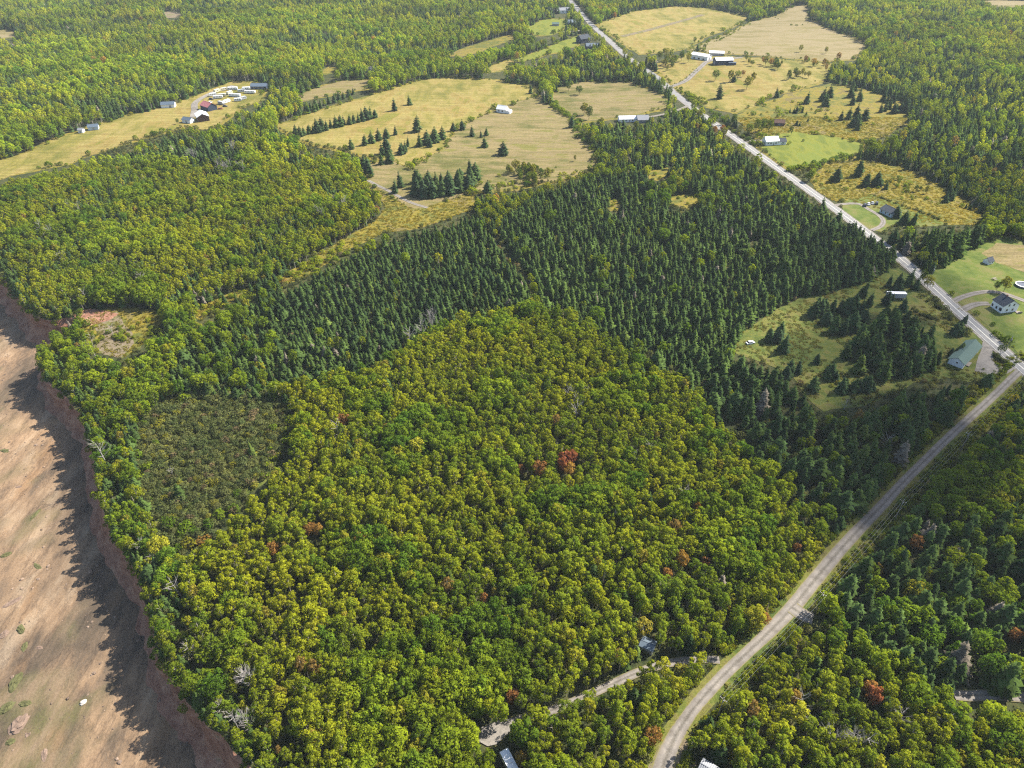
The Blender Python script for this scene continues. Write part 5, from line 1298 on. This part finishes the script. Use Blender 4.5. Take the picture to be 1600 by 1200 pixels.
for px, py, rz, pnt, lab in [(330, 156, 15, 'paint_dark', 'dark truck beside the white camper near the red barn'), (329, 161, 80, 'paint_white', 'white car just behind the red barn'), (352, 167, 10, 'paint_dark', 'dark car at the near edge of the camper lot'), (345, 171, 30, 'paint_orange', 'orange car beside the red barn')]:
    car(lab, at(px, py), R(rz), pnt, True, 'vehicles by the camper lot')
for px, py, rz, pnt, lab in [(1351, 322, 70, 'paint_dark', 'dark car first in the row at the cottage drive'), (1357, 320, 70, 'paint_white', 'white car in the row at the cottage drive'), (1363, 318.5, 70, 'paint_silver', 'silver car in the row at the cottage drive'), (1369.5, 319, 65, 'paint_dark', 'dark van last in the row at the cottage drive')]:
    car(lab, at(px, py), R(rz), pnt, pnt == 'paint_dark', 'cars parked at the cottage')
car('white car parked in the grassy clearing beside the spruces', at(1172, 537), R(20), 'paint_white')
car('red car parked behind the green-roofed garage', at(1525, 541), R(-40), 'paint_red')
camper('white camper under the trees below the gravel turning pad', at(797, 1199), R(-62), 7.5, 'paint_white')
# box trailer
p = at(1398, 467); bt = empty('box_trailer', p, R(-3)); tag(bt, 'white box trailer standing among spruces beside the road', 'trailer')
MB().box(-4.9, 4.9, -1.25, 1.25, 1.15, 3.75).build('box', M['grey_wall'], bt); MB().box(-4.95, 4.95, -1.3, 1.3, 3.76, 3.84).build('roof', M['white_roof'], bt)
for y in (-.62, .62): MB().box(4.9, 4.95, y - .58, y + .58, 1.25, 3.65).build('door', M['white_wall'], bt)
for x in (2.6, 3.7):
    for y in (-1.05, 1.05): wheel(bt, x, y, .5, .28)
for y in (-.8, .8): MB().box(-3.4, -3.25, y - .08, y + .08, 0, 1.15).build('landing_leg', M['steel'], bt)
for x in range(9): MB().box(-4.6 + x * 1.1, -4.54 + x * 1.1, -1.29, -1.252, 1.2, 3.7).build('side_post', M['white_wall'], bt)

# ------------------------------------------------------------------ utility poles and wires
def pole(label, g, heading, h=10.0):
    root = empty('utility_pole', g, heading); tag(root, label, 'utility pole', 'poles of the power line')
    MB().tube([(0, 0, -0.5), (0, 0, h)], [.17, .11], 8).build('post', M['timber'], root)
    ca = MB().box(-.06, .06, -1.1, 1.1, h - .75, h - .6).build('crossarm', M['timber'], root)
    for y in (-1.0, 0.0, 1.0): MB().tube([(0, y, h - .6 if y else h), (0, y, h - .35 if y else h + .25)], [.07, .05], 6).build('insulator', M['porcelain'], root)
    MB().tube([(.3, .0, h - 2.3), (.3, .0, h - 1.4)], .22, 8).build('transformer', M['steel'], root)
    return root
pole_px = [(1121, 1121, 'pole with white insulators beside the end of the gravel lane'), (1274, 957, 'pole at the side spur of the gravel lane'), (1398, 812, 'pole in the shaded spruces beside the lane'), (1500, 706, 'pole halfway up the shaded lane'), (1598, 608, 'pole where the lane leaves the paved road')]
bases = [at(a, b) for a, b, _ in pole_px]
line_h = math.atan2(bases[-1].y - bases[0].y, bases[-1].x - bases[0].x)
for b, (_, _, lab) in zip(bases, pole_px): pole('timber utility ' + lab, b, line_h)
def wire(a, b, sag, label):
    pts = [a.lerp(b, t / 12) - Vector((0, 0, sag * 4 * (t / 12) * (1 - t / 12))) for t in range(13)]
    o = MB().tube(pts, 0.014, 4, False).build('power_wire', M['steel'], None); tag(o, label, 'wire', 'wires of the power line')
nrm_ = Vector((-math.sin(line_h), math.cos(line_h), 0))
spans = ['from the lane end to the spur', 'from the spur into the spruces', 'along the shaded spruces', 'up to the paved road']
for i in range(len(bases) - 1):
    for y, w in ((-1.0, 'wood-side'), (0.0, 'top'), (1.0, 'lane-side')):
        up = Vector((0, 0, 9.65 if y else 10.25)) + nrm_ * y
        wire(bases[i] + up, bases[i + 1] + up, 0.5, f'{w} wire of the power line {spans[i]}')
pole('timber utility pole beside the paved road above the gravel yard', at(1570, 550), R(-45), 9.0)
pole('timber utility pole beside the paved road at the white-roofed house', at(1150, 211), R(-45), 9.0)
pole('timber utility pole beside the paved road near the box trailer', at(1452, 440), R(-45), 9.0)

# ------------------------------------------------------------------ rocks on the beach
def rock(px, py, sx_, sy_, sz_, mat, label, seed):
    p = at(px, py, BEACH_Z, 0.0); rg = np.random.default_rng(seed)
    z = beach_z(p.x, p.y)
    v, f = [], []
    nu, nv_ = 14, 7
    for j in range(nv_ + 1):
        ph_ = j / nv_ * math.pi * 0.5
        for i in range(nu):
            a = 2 * math.pi * i / nu; q = 1 + rg.uniform(-.2, .2)
            v.append((math.cos(a) * math.cos(ph_) ** 0.6 * sx_ * q, math.sin(a) * math.cos(ph_) ** 0.6 * sy_ * q, math.sin(ph_) * sz_ * (1 + rg.uniform(-.18, .18)) - 0.25))
    for j in range(nv_):
        for i in range(nu): f.append((j * nu + i, j * nu + (i + 1) % nu, (j + 1) * nu + (i + 1) % nu, (j + 1) * nu + i))
    o = obj('rock', mesh_from('rock', v, f, [M[mat]])); o.location = (p.x, p.y, z); o.rotation_euler = (0, 0, seed * 1.1)
    tag(o, label, 'rock', 'rocks on the beach')
M['weed_rock'] = plain('weed_covered_rock', (0.085, 0.085, 0.035), 0.9, 0.15, var=0.5, scale=0.8, bstr=0.6)
for i, a in enumerate([(131, 1099, 1.0, .8, .9, 'pale_rock', 'pale boulder alone on the open beach'), (32, 983, 2.2, 1.2, .7, 'weed_rock', 'weedy rock by the top-left sand bar'), (24, 1068, 1.6, 3.6, .8, 'weed_rock', 'long green weedy rock ledge on the beach'),
                       (30, 1130, 3.0, 2.4, .9, 'rock', 'broad brown rock ledge low on the beach'), (44, 1146, 1.5, 1.3, .6, 'rock', 'brown rock just below the broad ledge'), (16, 1158, 1.4, 1.2, .6, 'weed_rock', 'weedy rock lowest on the beach'),
                       (56, 806, 3.0, .9, .4, 'weed_rock', 'thin green ledge in mid-beach'), (58, 884, 2.8, .9, .4, 'weed_rock', 'thin green ledge below the first one'), (10, 866, 2.0, 1.2, .6, 'weed_rock', 'weedy rock at the sea side of mid-beach'), (40, 1100, 1.2, 2.0, .6, 'weed_rock', 'weedy rock above the broad brown ledge'),
                       (255, 1095, 1.6, 1.3, .9, 'rock', 'dark rock at the cliff foot in shade'), (298, 1148, 1.8, 1.3, .9, 'rock', 'dark rock lowest at the shaded cliff foot'), (6, 990, 1.8, 1.4, .6, 'rock', 'brown rock at the sea side above the green ledge'),
                       (8, 704, 2.6, 1.2, .5, 'weed_rock', 'weedy rock high on the beach at the sea side'), (20, 940, 3.4, 1.1, .5, 'rock', 'flat brown ledge above the top weedy rock'), (38, 1010, 2.0, 1.0, .5, 'weed_rock', 'small weedy rock above the long green ledge'), (62, 1012, 1.4, .7, .4, 'rock', 'small brown rock inland of the long green ledge'),
                       (12, 1105, 2.4, 1.6, .6, 'weed_rock', 'weedy rock seaward of the broad brown ledge'), (70, 1180, 2.2, .9, .4, 'rock', 'thin brown ledge at the bottom of the beach'), (30, 760, 2.2, .8, .35, 'rock', 'thin brown ledge above the first green one')]):
    rock(*a, seed=i + 1)

STONE = []
for i in range(3):
    rg = np.random.default_rng(300 + i)
    v = [(math.cos(a) * math.cos(q) * rg.uniform(.8, 1.2), math.sin(a) * math.cos(q) * rg.uniform(.6, 1.0), math.sin(q) * rg.uniform(.5, .8)) for q in (-.3, .45, 1.1) for a in np.arange(6) * 1.047]
    f = [(j * 6 + k, j * 6 + (k + 1) % 6, (j + 1) * 6 + (k + 1) % 6, (j + 1) * 6 + k) for j in range(2) for k in range(6)] + [tuple(range(12, 18))]
    p = Proto(); p.crown = mesh_from('stone', v, f, [M['stone']]); p.trunk = None; set_var(p.crown, np.ones(len(f))); STONE.append(p)
n = 26000
sx_, sy_ = RNG.uniform(-330, -60, n), RNG.uniform(70, 430, n)
cdist = dist_line(coast[::4], sx_, sy_)
ok = ~inside(land, sx_, sy_) & in_view(sx_, sy_, BEACH_Z, 30) & (cdist > 4) & (RNG.random(n) < np.clip(0.12 + 0.9 * np.exp(-(cdist - 5) / 9) + 1.6 * (noise_pick(sx_, sy_, 16, 88) - 0.52), 0.04, 1))
sx_, sy_ = sx_[ok], sy_[ok]
sz_ = np.array([beach_z(a, b) for a, b in zip(sx_, sy_)]); m_ = len(sx_)
st = lerp3((0.11, 0.08, 0.06), (0.26, 0.19, 0.14), RNG.random(m_) ** 1.6)
scatter('beach_rubble', np.column_stack([sx_, sy_, sz_, RNG.gamma(2.0, 0.11, m_).clip(0.1, 0.9), RNG.uniform(0, 6.28, m_), RNG.integers(0, 3, m_), st]), STONE)

# ------------------------------------------------------------------ air and the passing cloud that shades the lane and the spruces
def lobed(name, parts, mat):
    import bmesh
    V, F = [], []
    for (cx, cy, cz, rx, ry, rz_) in parts:
        bm = bmesh.new(); bmesh.ops.create_icosphere(bm, subdivisions=3, radius=1.0)
        b = len(V); V += [(cx + v.co.x * rx, cy + v.co.y * ry, cz + v.co.z * rz_) for v in bm.verts]
        F += [tuple(v.index + b for v in f.verts) for f in bm.faces]; bm.free()
    return obj(name, mesh_from(name, V, F, [mat], smooth=True))
def volume_mat(name, col, dens, aniso=0.0):
    m, n, l = new_mat(name)
    v = n.new('ShaderNodeVolumePrincipled'); v.inputs['Color'].default_value = rgb(col); v.inputs['Density'].default_value = dens; v.inputs['Anisotropy'].default_value = aniso
    o = n.new('ShaderNodeOutputMaterial'); l.new(v.outputs[0], o.inputs['Volume']); return m
HAZE = 0.00006
if HAZE:
    hz = MB().box(-3400, 3400, -400, 4900, -30, 215).build('haze', volume_mat('haze', (0.80, 0.90, 1.0), HAZE)); tag(hz, kind='stuff')
def cloud(label_parts, dens):
    c = lobed('cloud', label_parts, volume_mat('cloud', (1, 1, 1), dens)); tag(c, kind='stuff'); return c
def over(x, y, alt): k = alt / SUN_DIR.z; return x + SUN_DIR.x * k, y + SUN_DIR.y * k
cparts = []
for (px, py, r1, r2, r3) in [(1430, 600, 62, 62, 30), (1330, 690, 52, 48, 26), (1420, 480, 50, 60, 26), (1520, 740, 60, 55, 26), (1330, 440, 46, 55, 22), (1440, 830, 46, 40, 20)]:
    g_ = at(px, py); cx, cy = over(g_.x, g_.y, 620); cparts.append((cx, cy, 620, r1, r2, r3))
cloud(cparts, 0.018)
